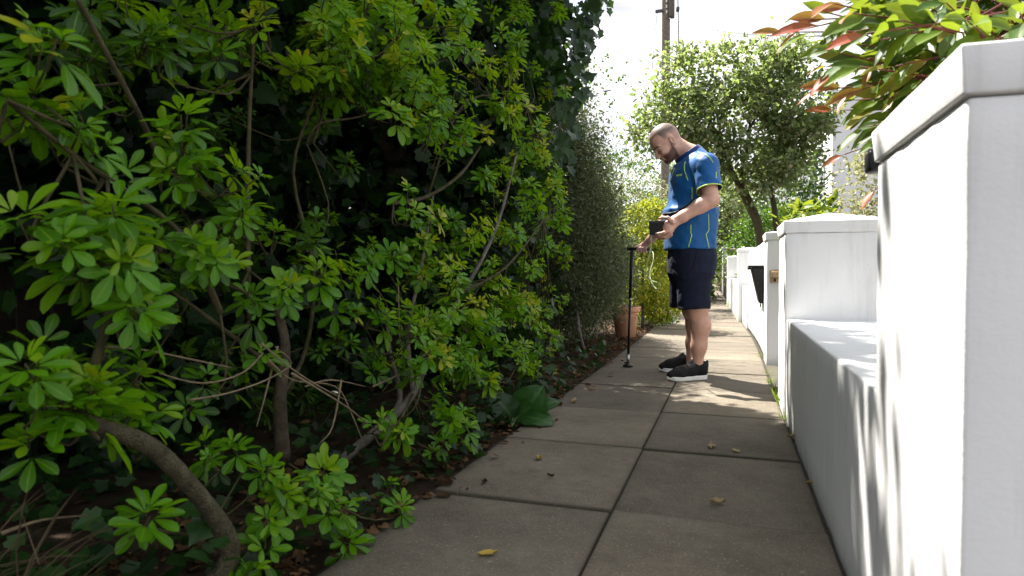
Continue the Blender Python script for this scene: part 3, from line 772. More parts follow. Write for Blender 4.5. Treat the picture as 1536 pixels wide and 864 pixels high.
put(lvB, tw, ndB, [
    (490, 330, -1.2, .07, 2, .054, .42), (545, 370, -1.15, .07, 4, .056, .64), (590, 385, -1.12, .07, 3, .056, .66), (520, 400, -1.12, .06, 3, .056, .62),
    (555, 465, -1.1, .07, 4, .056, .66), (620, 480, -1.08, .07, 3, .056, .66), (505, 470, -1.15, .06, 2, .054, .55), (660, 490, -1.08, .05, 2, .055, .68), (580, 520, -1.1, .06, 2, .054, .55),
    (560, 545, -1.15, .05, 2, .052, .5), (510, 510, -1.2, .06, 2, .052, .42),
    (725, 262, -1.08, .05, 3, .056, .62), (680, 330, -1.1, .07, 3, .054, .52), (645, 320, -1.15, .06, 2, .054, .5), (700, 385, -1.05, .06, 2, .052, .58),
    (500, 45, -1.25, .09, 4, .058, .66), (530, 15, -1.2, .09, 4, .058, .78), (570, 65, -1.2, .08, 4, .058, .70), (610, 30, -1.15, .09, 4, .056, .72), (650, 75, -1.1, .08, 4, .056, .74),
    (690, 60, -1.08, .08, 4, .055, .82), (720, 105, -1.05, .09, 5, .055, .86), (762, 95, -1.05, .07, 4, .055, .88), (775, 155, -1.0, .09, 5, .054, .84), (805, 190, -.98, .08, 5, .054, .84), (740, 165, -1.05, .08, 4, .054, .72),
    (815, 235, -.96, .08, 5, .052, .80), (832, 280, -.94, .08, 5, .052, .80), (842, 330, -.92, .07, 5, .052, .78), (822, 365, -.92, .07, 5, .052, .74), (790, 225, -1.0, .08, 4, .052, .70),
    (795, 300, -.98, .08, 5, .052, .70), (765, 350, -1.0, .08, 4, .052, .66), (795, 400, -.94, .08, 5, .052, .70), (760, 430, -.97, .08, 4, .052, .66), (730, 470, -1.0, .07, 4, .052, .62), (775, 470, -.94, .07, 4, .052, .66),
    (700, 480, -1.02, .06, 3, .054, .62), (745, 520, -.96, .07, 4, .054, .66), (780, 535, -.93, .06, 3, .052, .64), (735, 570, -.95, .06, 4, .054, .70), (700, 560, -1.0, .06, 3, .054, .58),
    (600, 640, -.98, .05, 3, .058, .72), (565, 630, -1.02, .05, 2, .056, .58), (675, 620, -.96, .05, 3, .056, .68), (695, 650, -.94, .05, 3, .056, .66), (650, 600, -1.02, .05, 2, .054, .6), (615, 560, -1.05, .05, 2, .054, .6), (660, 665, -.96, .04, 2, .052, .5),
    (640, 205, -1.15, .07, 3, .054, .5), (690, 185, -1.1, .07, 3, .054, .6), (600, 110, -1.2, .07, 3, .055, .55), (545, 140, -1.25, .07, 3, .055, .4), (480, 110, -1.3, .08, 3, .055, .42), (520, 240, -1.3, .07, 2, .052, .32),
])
holesB = [(560, 270, 55), (620, 250, 40), (520, 590, 50), (480, 640, 60), (600, 330, 30)]
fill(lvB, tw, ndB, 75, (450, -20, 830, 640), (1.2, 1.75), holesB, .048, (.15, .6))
fill(lvB, tw, ndB, 170, (600, 0, 850, 560), (.92, 1.22), [(560, 270, 60), (620, 250, 40)], .048, (.55, .95))  # brighter tints stand in for sun on the shoulder
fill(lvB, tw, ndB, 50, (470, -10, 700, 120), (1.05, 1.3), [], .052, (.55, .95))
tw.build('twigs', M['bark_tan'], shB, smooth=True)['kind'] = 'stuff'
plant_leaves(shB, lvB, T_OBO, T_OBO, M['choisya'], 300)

# pale dry twigs tangled inside the bushes
dt = thing('dead_branch', PX(420, 560, -1.1), 'pale dry twigs tangled in front of the short dark trunk', 'branch')
m_ = MB()
for P in ([(285, 600), (340, 590), (400, 570), (440, 545), (415, 520)], [(390, 515), (430, 545), (470, 575), (520, 600)], [(400, 540), (440, 570), (500, 580), (530, 620), (545, 670)],
          [(395, 530), (360, 560), (300, 575), (240, 560)], [(415, 520), (395, 590), (385, 640)], [(455, 580), (500, 570), (545, 580)], [(510, 570), (500, 640), (480, 665)],
          [(440, 560), (520, 610), (560, 640), (610, 665), (640, 690)], [(600, 430), (602, 520)], [(700, 480), (680, 520), (640, 540)], [(150, 520), (220, 525), (290, 540), (350, 552)],
          [(0, 800), (60, 780), (130, 773)], [(560, 580), (620, 545), (680, 480), (716, 440)]):
    X = random.uniform(-1.12, -1.02)
    MB().tube([PX(x + random.uniform(-4, 4), y, X + random.uniform(-.03, .03)) for x, y in P], [random.uniform(.0026, .0042)] + [.0022] * (len(P) - 2) + [.0012], 5, 4).build('twig', M['twig_pale'], dt, smooth=True)

# --- dark ivy on the added fence, thickened to stop light leaks, and the ivy clad tree that shades the near path
def solid_plant(name, base, label, cat, ells, nclump, nleaf, crad, ll, T, mat, tint, trunk=None, tmat='bark', group=None, part='foliage', wd=1.0, **kw):
    th = thing(name, base, label, cat, group)
    P, D, Nn, Ls = clump_leaves(ells, nclump, nleaf, crad, ll, **kw)
    ok = P[:, 2] > .02
    P, D, Nn, Ls = P[ok], D[ok], Nn[ok], Ls[ok]
    tt = np.clip(rng.normal(tint[0], tint[1], len(P)), 0.01, .99)
    link(part, leaves_mesh(part, P, D, Nn, Ls, wd, tt, T, mat), mat, th)
    if trunk:
        for nm, lst in trunk.items():
            for pts, r0, r1 in lst: MB().tube(pts, [r0 + (r1 - r0) * i / (len(pts) - 1) for i in range(len(pts))], 8, 3).build(nm, M[tmat], th, smooth=True)
    return th
solid_plant('ivy', (-2.5, 1.8, 0), 'dark ivy covering the added fence behind the bright bushes', 'ivy',
            [((-2.45, .2, .9), (.4, 1.1, 1.0)), ((-2.4, 1.6, 1.0), (.45, 1.2, 1.1)), ((-2.35, 3.0, 1.0), (.5, 1.1, 1.1)), ((-2.3, 4.4, 1.0), (.5, 1.0, 1.1)), ((-1.95, 4.9, .55), (.45, .6, .6)), ((-2.3, 6.0, .9), (.4, 1.2, 1.0)), ((-2.6, 1.5, 2.0), (.4, 1.6, .9)), ((-2.6, 3.5, 2.0), (.4, 1.4, .9)), ((-1.75, 4.2, .45), (.35, .6, .5))],
            700, 25000, .22, .08, T_IVY, M['ivy'], (.25, .18), {'stem': [([(-2.8, y, 0), (-2.7, y + .1, .9), (-2.6, y - .1, 1.8)], .02, .008) for y in (.2, 1.3, 2.6, 3.8)]})
tr = solid_plant('ivy_clad_tree', (-2.0, 3.7, 0), 'tree smothered in dark hanging ivy that towers over the bushes', 'tree',
            [((-1.72, 4.0, 2.8), (.74, .70, 1.6)), ((-1.75, 3.5, 3.3), (.75, .7, 1.2)), ((-1.8, 3.9, 3.0), (.45, .45, 1.0)), ((-1.95, 3.0, 2.9), (.75, .9, 1.25)), ((-2.0, 2.0, 2.75), (.75, .9, 1.1)), ((-2.1, 1.0, 2.6), (.7, .8, .95)), ((-2.2, .0, 2.4), (.7, .9, .9)), ((-1.85, 4.1, 1.3), (.55, .6, .9))],
            1300, 52000, .20, .09, T_IVY, M['ivy'], (.38, .2),
            {'trunk': [([(-2.0, 3.7, -.1), (-2.0, 3.7, 1.2), (-1.9, 3.8, 2.6), (-1.8, 3.9, 3.8)], .11, .05)],
             'limb': [([(-2.0, 3.7, 1.4), (-2.05, 2.9, 2.1), (-2.05, 2.0, 2.6), (-2.1, 1.0, 2.7)], .06, .025), ([(-1.9, 3.8, 2.4), (-1.6, 4.0, 2.9), (-1.3, 4.2, 3.2)], .045, .02)]}, part='crown', flat=1.0, up=.15)
P, D, Nn, Ls = clump_leaves([((-1.10, 2.25, 3.1), (.4, .45, .3))], 8, 56, .16, .085, shell=.9)  # unseen spray added to throw leaf dapples on the near pier
link('dapple_spray', leaves_mesh('dapple_spray', P, D, Nn, Ls, 1.0, np.clip(rng.normal(.5, .2, len(P)), .05, .95), T_IVY, M['ivy']), M['ivy'], tr)
MB().tube([(-2.0, 2.1, 2.6), (-1.6, 2.15, 2.9), (-1.0, 2.25, 3.15)], [.02, .012, .004], 6).build('limb', M['bark'], tr, smooth=True)
# hanging ivy ends that show against the sky
P, D, Nn = [], [], []
for (x0, y0), (x1, y1) in (((890, -30), (845, 255)), ((905, -40), (872, 90)), ((860, 20), (838, 230)), ((880, -20), (862, 150)), ((840, 40), (815, 240)), ((800, -20), (790, 130)), ((760, 0), (780, 120))):
    for k in range(46):
        f = random.random(); q = PY(x0 + (x1 - x0) * f + random.gauss(0, 9), y0 + (y1 - y0) * f, random.uniform(3.95, 4.5))
        P.append(q); D.append((random.uniform(-.3, .8), random.uniform(-1, .3), -.9)); Nn.append((.6 + random.uniform(-.4, .4), -.6 + random.uniform(-.4, .4), .4))
link('hanging_ivy', leaves_mesh('hanging_ivy', P, D, Nn, rng.uniform(.05, .10, len(P)), 1.0, np.clip(rng.normal(.55, .2, len(P)), .05, .98), T_IVY, M['ivy']), M['ivy'], tr)
q0 = PY(878, 8, 4.3); m_ = MB().tube([q0 - Vector((.25, 0, .05)), q0, PY(905, 2, 4.3), PY(916, 8, 4.3)], .003, 4)
m_.build('shoot', M['bark'], tr, smooth=True)
link('leaf', leaves_mesh('leaf', [PY(897, 4, 4.3), PY(912, 2, 4.3)], [(.3, 0, -1), (.6, 0, -.8)], [(0, -1, .3)] * 2, .06, 1.0, .9, T_IVY, M['ivy']), M['ivy'], tr)

# --- grey green small leaved shrub
gs = [((-1.62, 5.75, 1.10), (.60, .75, 1.02)), ((-1.58, 6.7, .98), (.60, .8, .86)), ((-1.45, 5.9, .75), (.52, .9, .55)), ((-1.70, 5.2, 1.35), (.5, .5, .8)), ((-1.55, 5.5, 1.62), (.5, .6, .62)), ((-1.45, 6.2, 1.5), (.45, .6, .55)), ((-1.48, 5.5, 1.85), (.42, .5, .5)), ((-1.55, 5.0, 1.9), (.4, .4, .6)), ((-1.62, 7.4, .8), (.5, .6, .75)), ((-1.65, 6.0, .95), (.42, .8, .8)), ((-1.6, 6.9, .8), (.42, .7, .65))]
gsh = solid_plant('grey_shrub', (-1.35, 6.0, 0), 'fine leaved grey green shrub spilling over the path edge behind the probe', 'shrub', gs, 1500, 170000, .15, .031, T_DIA, M['grey_leaf'], (.42, .25),
            {'stems': [([PX(875, 525, -1.2), PX(868, 495, -1.2), PX(862, 440, -1.3), PX(850, 380, -1.4)], .022, .010), ([PX(880, 510, -1.25), PX(905, 470, -1.2), PX(932, 445, -1.1)], .016, .007),
                       ([PX(895, 508, -1.25), PX(893, 470, -1.3), PX(900, 420, -1.3)], .012, .006), ([(-1.5, 6.2, 0), (-1.5, 6.3, .8), (-1.45, 6.5, 1.6)], .02, .008)]}, 'bark_grey', flat=.9, wd=1.0)
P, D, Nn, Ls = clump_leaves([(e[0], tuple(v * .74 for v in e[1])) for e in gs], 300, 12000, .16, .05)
link('inner_foliage', leaves_mesh('inner_foliage', P, D, Nn, Ls, 1.0, np.clip(rng.normal(.12, .1, len(P)), 0, 1), T_OVAL, M['grey_leaf']), M['grey_leaf'], gsh)  # inner leaves tinted dark to put shadow inside the shrub
m_ = MB()
for k in range(170):                                            # fine grey twigs that stand out of the leaf mass
    e = random.choice(gs); u = Vector(rand_unit(1)[0]); u.x = abs(u.x) * .9; u.y = -abs(u.y) if random.random() < .6 else u.y
    p = Vector(e[0]) + Vector((u.x * e[1][0], u.y * e[1][1], u.z * e[1][2])) * .9
    if p.z < .15: continue
    d = (u + Vector((0, 0, random.uniform(-.2, .7)))).normalized() * random.uniform(.12, .28)
    m_.tube([p - d * .3, p + d * .5 + Vector((0, 0, -.01)), p + d], [.0022, .0016, .0008], 3, 2, False)
m_.build('fine_twigs', M['twig_pale'], gsh)['kind'] = 'stuff'

# --- sprays of tiny leaves against the sky
sp = thing('twiggy_shrub', PY(885, 500, 5.6), 'sparse dark twigs with tiny leaves arching above the grey shrub', 'shrub')
m_ = MB(); P, D, Nn = [], [], []
for pts in ([(850, 330), (862, 200), (900, 110), (942, 78)], [(850, 300), (870, 190), (900, 130), (915, 90)], [(855, 320), (880, 180), (915, 125), (945, 110)], [(860, 330), (890, 190), (912, 160), (922, 152)],
            [(850, 340), (866, 160), (880, 110), (888, 92)], [(880, 370), (930, 240), (950, 190), (957, 165)], [(860, 330), (880, 150), (905, 95), (912, 70)]):
    Y = random.uniform(5.6, 6.6); Q = [PY(x + random.uniform(-4, 4), y, Y) for x, y in pts]
    m_.tube(Q, [.0035, .0028, .0016, .001], 4, 4, False)
    for k in range(26):
        f = random.uniform(.9, 2.98); i = int(f); q = Q[i].lerp(Q[i + 1], f - i) + Vector((random.gauss(0, .025), random.gauss(0, .03), random.gauss(0, .02)))
        P.append(q); D.append(rand_unit(1)[0]); Nn.append(rand_unit(1)[0])
m_.build('twigs', M['bark'], sp)
link('foliage', leaves_mesh('foliage', P, D, Nn, rng.uniform(.018, .04, len(P)), 1.5, rng.uniform(.1, .8, len(P)), T_OVAL, M['laurel']), M['laurel'], sp)

# --- lime green shrub and pale shrub farther along, pot between
ls = PY(976, 360, 8.7)
solid_plant('golden_shrub', (ls.x - .1, 8.7, 0), 'bright lime and golden leaved shrub behind the man and the clay pot', 'shrub',
            [((ls.x - .02, 8.75, 1.30), (.40, .42, .38)), ((ls.x - .05, 8.7, .80), (.36, .42, .55)), ((ls.x + .05, 9.2, .45), (.3, .4, .4))], 260, 14000, .12, .048, T_OVAL, M['lime'], (.74, .22),
            {'stem': [([(ls.x - .1, 8.7, 0), (ls.x - .1, 8.72, .6), (ls.x - .12, 8.75, 1.2)], .025, .008)]})
c_ = PY(962, 255, 11.5)
solid_plant('variegated_shrub', (c_.x - .5, 11.5, 0), 'pale loose shrub catching the light left of the man\'s head', 'shrub',
            [((c_.x - .35, 11.5, 1.75), (.8, .8, 1.0)), ((c_.x + .1, 11.8, 1.4), (.7, .7, 1.0)), ((c_.x + .5, 12.3, 1.5), (.6, .6, .9)), ((c_.x - .2, 11.2, .8), (.9, .9, .8))], 260, 11000, .22, .05, T_OVAL, M['cream'], (.32, .25),
            {'stem': [([(c_.x - .4, 11.5, 0), (c_.x - .3, 11.5, 1.0), (c_.x - .35, 11.5, 2.2)], .03, .008), ([(c_.x - .4, 11.5, 0), (c_.x, 11.6, .8), (c_.x + .3, 11.9, 1.8)], .025, .006)]})
c_ = PY(990, 455, 9.6)
solid_plant('low_shrub', (c_.x - .2, 9.6, 0), 'low dark green plant at the foot of the golden shrub', 'plant', [((c_.x - .1, 9.6, .18), (.3, .5, .28))], 40, 1400, .1, .05, T_OVAL, M['laurel'], (.4, .2))

M['clay'] = simple('terracotta', (.36, .19, .115), .8, .22, 7, .3, .2)
pt = PZ(938, 508); pot = thing('plant_pot', (pt.x, pt.y, 0), 'terracotta plant pot standing on the soil under the grey shrub', 'pot')
link('body', MB().lathe((pt.x, pt.y, 0.0), [(.095, 0), (.105, .005), (.142, .29), (.144, .30), (.160, .302), (.164, .31), (.168, .352), (.164, .36), (.150, .36), (.146, .33), (.140, .31)], 40).mesh('body', True), M['clay'], pot)
MB().lathe((pt.x, pt.y, .305), [(.141, 0), (.10, .012), (.02, .02)], 24).build('potting_soil', M['soil'], pot, smooth=True)

# --- big leaved plant at the path edge
bl = PZ(775, 652); bp = thing('broad_leaf_plant', (bl.x, bl.y, 0), 'low plant with a few large dark green leaves at the path edge', 'plant')
def broad_leaf(base, d, n, Ln, Wd, tint):
    rows = 12; V, F, rib = [], [], []
    d, n = Vector(d).normalized(), Vector(n); s = n.cross(d).normalized(); n = d.cross(s)
    for i in range(rows):
        t_ = i / (rows - 1); w = Wd * (math.sin(math.pi * min(1, t_ ** .75)) ** .75) * .5 + .002
        for j in range(-4, 5):
            u = j / 4
            back = -.22 * Ln * abs(u) ** 1.5 * (1 - t_) ** 2
            z = -.25 * Ln * t_ ** 2.2 + .10 * w * abs(u) + .018 * Ln * math.sin(t_ * 17 + u * 2) * abs(u) + .012 * Ln * math.cos(u * 9 + t_ * 5)
            V.append(Vector(base) + d * (Ln * t_ + back) + s * (w * u) + n * z); rib.append(abs(u) if abs(u) < .01 or abs(math.sin(t_ * 16 + abs(u) * 4)) > .25 else .06)
    for i in range(rows - 1):
        for j in range(8): F.append((i*9+j, i*9+j+1, (i+1)*9+j+1, (i+1)*9+j))
    return fast_mesh('leaf', V, F, {'tint': np.full(len(V), tint), 'rib': rib}, True, M['broad'])
c0 = Vector((bl.x - .03, bl.y + .02, .03))
for (x, y, Y), d, n, Ln, Wd, ti in (((785, 640, 3.05), (.35, -.1, .55), (.2, -.9, .5), .17, .19, .9), ((775, 655, 2.95), (.25, -.35, .35), (.2, -.7, .7), .15, .16, .8), ((785, 640, 3.0), (.95, -.25, .1), (-.1, -.3, .95), .16, .15, .95),
                                  ((770, 650, 2.95), (-.3, -.25, .5), (.1, -.8, .6), .16, .14, .45), ((790, 645, 3.1), (.6, .3, .35), (0, -.5, .9), .18, .14, .5), ((760, 640, 3.0), (-.5, .1, .7), (.4, -.7, .5), .15, .12, .35)):
    b = PY(x, y, Y); b.z = max(.03, b.z)
    lf = link('leaf', broad_leaf(b, d, n, Ln, Wd, ti), M['broad'], bp)
    link('stalk', MB().tube([c0, (c0 + b) / 2 + Vector((0, 0, .02)), b], .004, 5).mesh('stalk', True), M['broad'], bp)

# --- ivy creeping on the soil, dead leaves, straw
def scatter(n, yr, xr, zr):
    y = yr[0] + (yr[1] - yr[0]) * rng.random(n) ** 1.3; x = LFT - xr[0] - (xr[1] - xr[0]) * rng.random(n) ** 1.4
    x = x + np.array([xoff(v) for v in y])
    return np.stack([x, y, zr[0] + (zr[1] - zr[0]) * rng.random(n) ** 2], 1)
P = scatter(2600, (.5, 5.5), (.0, 1.4), (.02, .22)); n = len(P)
keep = np.array([noise.noise(Vector(p) * 4) > -.12 for p in P]); P = P[keep]; n = len(P)
setp(link('ivy_ground_cover', leaves_mesh('ivy_ground_cover', P, rng.normal(size=(n, 3)) * (1, 1, .3), np.tile((.25, -.25, .9), (n, 1)) + rng.normal(size=(n, 3)) * .4, rng.uniform(.03, .06, n), 1.0, np.clip(rng.normal(.45, .2, n), .02, .98), T_IVY, M['ivy'])),
     'small leaved ivy creeping over the soil below the bushes', 'ivy', kind='stuff')
P = np.concatenate([scatter(2600, (.5, 8.5), (-.005, .55), (.012, .05)), scatter(900, (.5, 8.5), (.3, 1.6), (.02, .06)), scatter(30, (1.2, 8.0), (-.14, .0), (.003, .008))]); n = len(P)
setp(link('leaf_litter', leaves_mesh('leaf_litter', P, rng.normal(size=(n, 3)) * (1, 1, .25), np.tile((0, 0, 1.), (n, 1)) + rng.normal(size=(n, 3)) * .45, rng.uniform(.015, .055, n), rng.uniform(.8, 1.5, n), np.clip(rng.normal(.5, .28, n), .02, .98), T_OVAL, M['litter'])),
     'brown dead leaves strewn over the soil along the path edge', 'leaf litter', kind='stuff')
b = PX(20, 850, -1.0); b.z = .0
sg = thing('straw_clump', b, 'clump of dry straw stalks on the dark soil under the bush', 'straw')
P, D = [], []
for k in range(60):
    P.append(PX(random.uniform(-70, 70), random.uniform(840, 930), -random.uniform(.95, 1.15))); D.append((random.uniform(-.2, .5), random.uniform(-.8, .9), random.uniform(.05, .8)))
link('stalks', leaves_mesh('stalks', P, D, np.tile((0, -.3, 1.), (60, 1)), rng.uniform(.08, .18, 60), .7, rng.random(60) * .5, T_GRASS, M['straw']), M['straw'], sg)

# --- fallen leaves on the slabs
def curled(Ln, Wd, curl, seed):
    rnd = random.Random(seed); V, F = [], []
    for i in range(7):
        t_ = i / 6; w = Wd * math.sin(math.pi * (.06 + .9 * t_)) ** .8 * rnd.uniform(.85, 1.1)
        for j in range(-2, 3):
            u = j / 2
            V.append((Ln * (t_ - .5), w * u * .5, curl * (abs(u) ** 1.6) * rnd.uniform(.6, 1.3) + curl * .5 * (t_ - .5) ** 2 * 3 + .002))
    for i in range(6):
        for j in range(4): F.append((i*5+j, i*5+j+1, (i+1)*5+j+1, (i+1)*5+j))
    return V, F
fl = [(732, 834, .050, .95, 'broad yellow fallen leaf alone on the nearest left slab'), (808, 689, .042, .8, 'yellow fallen leaf lying near the middle of a slab beside the bush'),
      (1068, 672, .042, .35, 'larger of two pale curled leaves lying together on a slab'), (1104, 678, .032, .45, 'smaller of two pale curled leaves lying together on a slab'), (1077, 756, .034, .3, 'thin pale dry leaf alone on the slab beside the low white wall'), (727, 725, .026, .05, None), (668, 727, .055, .15, 'large brown dead leaf at the path edge below the bush with long bare stems'), (664, 746, .04, .2, None),
      (838, 608, .05, .1, None), (862, 604, .042, .3, None), (1188, 656, .03, .25, 'little pale leaf against the foot of the low white wall'), (1196, 620, .03, .3, None), (888, 586, .032, .4, 'pale leaf on the slab nearest the foot of the probe'), (918, 560, .03, .5, None), (826, 716, .02, .0, None), (1216, 726, .02, .6, None)]
for k, (x, y, Ln, ti, lab) in enumerate(fl):
    Ln *= 1.0 if k < 2 else 1.35
    g = PZ(x, y); V, F = curled(Ln, Ln * random.uniform(.5, .7), Ln * random.uniform(.1, .3), k)
    me = fast_mesh('fallen_leaf', V, F, {'tint': np.full(len(V), ti), 'rib': [abs(i % 5 - 2) / 2 for i in range(len(V))]}, True, M['yellow_leaf'] if ti > .2 else M['litter'])
    o = link('fallen_leaf', me); o.location = (g.x, g.y, .0015); o.rotation_euler = (random.uniform(-.1, .1), random.uniform(-.1, .1), random.uniform(0, 6.28) if k else .5)
    setp(o, lab or 'small curled brown fallen leaf on the concrete slabs', 'leaf', 'fallen leaves on the slabs')

# --- grass growing out of the joint at the foot of the wall
for k, (x, y, n, h) in enumerate([(1174, 604, 26, .075), (1167, 588, 22, .06), (1161, 575, 16, .05), (1181, 628, 16, .045), (1156, 560, 14, .04), (1190, 655, 10, .03), (1147, 535, 12, .05), (1100, 462, 30, .16)]):
    g = PZ(x, y); g.x = min(g.x, R0 + xoff(g.y) + .004)
    n = int(n * 1.6); h *= 1.45
    o = thing('grass_tuft', (g.x, g.y, 0), 'small green grass tuft in the joint at the foot of the white walls', 'grass', 'grass tufts along the wall foot')
    P = [(g.x + random.gauss(0, .008), g.y + random.gauss(0, .05), 0) for _ in range(n)]
    D = [(random.uniform(-.8, .3), random.uniform(-.6, .6), random.uniform(.5, 1.2)) for _ in range(n)]
    link('blades', leaves_mesh('blades', P, D, np.tile((-.6, 0, .6), (n, 1)), rng.uniform(.5, 1.1, n) * h, 2.2, rng.random(n), T_GRASS, M['grass']), M['grass'], o)['kind'] = 'stuff'

# ------------------------------------------------------------------ gardens on the right
# red tipped shrub over the near wall
ph = thing('red_tipped_shrub', (.95, 1.9, 0), 'shrub with large glossy leaves and red young tips hanging over the wall', 'shrub')
m_ = MB(); lv = Leaves()
hub = Vector((.92, 2.0, 1.0))
m_.tube([(.98, 2.0, 0), (.95, 2.0, .5), hub], [.03, .026, .022], 8); m_.tube([hub, (.85, 2.1, 1.35), (.75, 2.2, 1.7)], [.016, .012, .008], 7)
def shoot(x, y, Y, red, nl=7, Ln=.10, start=None, ln_=.30, dirn=None, shade=0):
    red = red if red > .13 else 0
    tip = PY(x, y, Y); st = Vector(start) if start else hub + Vector((random.uniform(-.15, .05), random.uniform(-.1, .3), random.uniform(.1, .5)))
    d = (tip - st); d = d.normalized(); a = tip - d * ln_
    mid = st.lerp(a, .5) + Vector((0, 0, random.uniform(.0, .06)))
    m_.tube([st, mid, a, tip], [.0045, .0036, .0028, .0014], 6)
    pr = perp(d); q = d.cross(pr); phs = random.uniform(0, 6.28)
    for k in range(nl):
        f = k / (nl - 1); p = a.lerp(tip, f) if f < 1 else tip
        az = phs + k * 2.4
        out = pr * math.cos(az) + q * math.sin(az)
        D = out * (1 - .6 * f) + d * (.45 + .9 * f) + Vector((0, 0, -.22))
        Nn = d * .4 - out * .2 + Vector((-.25, -.55, .55)) + Vector(rand_unit(1)[0]) * .35
        if f > 1 - red: ti = random.uniform(.88, .98)
        elif f > 1 - red * 1.8: ti = random.uniform(.58, .76)
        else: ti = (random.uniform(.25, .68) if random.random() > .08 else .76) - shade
        lv.add(p, D, Nn, Ln * random.uniform(.75, 1.2) * (.8 if f > .95 else 1), random.uniform(.82, 1.08), max(.02, ti))
for a_ in [(1200, 45, 1.75, .3, 7, .10), (1214, 30, 1.85, .3, 7, .095), (1175, 48, 1.8, .16, 5, .10), (1240, 100, 1.8, .2), (1232, 135, 1.9, .2), (1258, 80, 1.7, .0), (1252, 165, 1.9, .2, 4), (1266, 232, 1.95, .3, 4, .075),
           (1283, 150, 1.75, .05), (1300, 190, 1.8, .0), (1290, 100, 1.65, .0), (1320, 60, 1.6, .1), (1280, 20, 1.6, .15, 7, .115), (1300, 50, 1.55, .15, 6, .12), (1340, 100, 1.65, .0), (1350, 30, 1.6, .1), (1400, 40, 1.55, .12), (1430, 80, 1.6, .05),
           (1380, 120, 1.7, .0), (1320, 150, 1.75, .0), (1312, 285, 1.9, .3, 4, .08), (1450, 30, 1.5, .1), (1490, 60, 1.5, .0), (1530, 20, 1.5, .0), (1310, 10, 1.7, .12), (1420, 5, 1.6, .1), (1360, 70, 1.75, .0), (1300, 120, 1.95, .0), (1275, 45, 1.9, .0), (1330, 200, 1.9, .0), (1345, 150, 1.9, .0), (1240, 60, 1.95, .1), (1225, 15, 1.9, .1), (1250, 5, 1.8, .2)]:
    shoot(*a_)
for k in range(34):
    x = random.uniform(1285, 1420); yl = 215 if x < 1318 else 235 - (x - 1318) * .985
    shoot(x, random.uniform(30, yl), random.uniform(1.75, 2.2), .2 if x < 1300 and random.random() < .3 else 0, 6, .085, None, .24)
for k in range(34):
    x = random.uniform(1245, 1540); shoot(x, random.uniform(-40, 150 - max(0, (x - 1330)) * .45), random.uniform(1.65, 2.1), .2 if x < 1290 and random.random() < .4 else 0, 7, .085)
for k in range(120):                                             # body of the shrub behind, leaf tints darkened for its shade side
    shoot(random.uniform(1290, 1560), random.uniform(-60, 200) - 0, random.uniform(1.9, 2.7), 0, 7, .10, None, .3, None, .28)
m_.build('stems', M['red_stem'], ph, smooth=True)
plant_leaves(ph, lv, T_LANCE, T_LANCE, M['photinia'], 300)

c_ = PY(1292, 275, 6.2)
solid_plant('variegated_shrub', (c_.x + .1, 6.2, 0), 'cream and green variegated shrub in the garden beside the black lamp', 'shrub', [((c_.x + .08, 6.2, 1.35), (.30, .35, .40)), ((c_.x + .15, 6.2, .8), (.4, .4, .6))], 120, 4200, .12, .045, T_OVAL, M['cream'], (.62, .22),
            {'stem': [([(c_.x + .1, 6.2, 0), (c_.x + .1, 6.2, 1.2)], .02, .008)]})
c_ = PY(1205, 316, 5.3)
solid_plant('leafy_plant', (c_.x, 5.3, 0), 'yellow green leafy plant peeping over the white capped pier', 'plant', [((c_.x + .06, 5.35, 1.14), (.20, .2, .13)), ((c_.x + .2, 5.5, .75), (.15, .2, .35))], 36, 480, .08, .085, T_OVAL, M['lime'], (.35, .2), {'stem': [([(c_.x + .1, 5.35, 0), (c_.x + .08, 5.35, 1.1)], .012, .005)]}, wd=.8)

# tree behind the man with leaning stems
def crown(lst, Y): return [(tuple(PY(x, y, Y + dy)), (rx, ry, rz)) for x, y, dy, rx, ry, rz in lst]
TY = 14.6
tb = PY(1141, 380, TY); tb.z = 0
el = crown([(1100, 185, 0, 1.35, 1.2, 1.1), (1010, 178, -.2, .75, .8, .75), (1182, 140, .2, .8, .9, .85), (1110, 110, .1, .95, .9, .7), (1055, 125, .1, .8, .8, .6), (1170, 100, 0, .6, .6, .5), (1178, 218, .6, .55, .6, .6), (1165, 258, .7, .4, .5, .45), (1070, 232, -.2, .6, .6, .45), (1010, 215, .2, .5, .6, .5)], TY)
for k in range(20):
    a = random.uniform(0, 6.28); q = PY(1105 + 128 * math.cos(a) * random.uniform(.85, 1.12), 172 + 100 * math.sin(a) * random.uniform(.8, 1.06), TY + random.uniform(-.6, .6))
    r_ = random.uniform(.18, .42); el.append((tuple(q), (r_, r_, r_ * .8)))
def tp_(pts, Y=TY): return [PY(x, y, Y) for x, y in pts]
solid_plant('tree', tb, 'spreading small tree with leaning bare stems behind the white walls', 'tree', el, 420, 16000, .26, .125, T_OVAL, M['tree_leaf'], (.55, .28),
            {'trunk': [([tb - Vector((0, 0, .1))] + tp_([(1139, 355), (1120, 305), (1100, 262), (1085, 225), (1065, 180)]), .085, .03)],
             'limb': [([tb - Vector((0, 0, .1))] + tp_([(1142, 350), (1125, 300), (1112, 262), (1125, 200), (1120, 130)]), .06, .02), (tp_([(1170, 400), (1162, 315), (1153, 255), (1175, 215), (1195, 150)], TY + .3), .07, .02),
                      (tp_([(1153, 255), (1185, 225), (1225, 190)], TY + .3), .035, .015), (tp_([(1100, 262), (1060, 225), (1020, 180)]), .03, .012), (tp_([(1120, 200), (1150, 150), (1180, 110)]), .03, .01), (tp_([(1085, 225), (1070, 150), (1050, 120)]), .025, .01)]}, 'bark_tan', part='crown', flat=.8)
c_ = PY(1165, 290, 18.5)
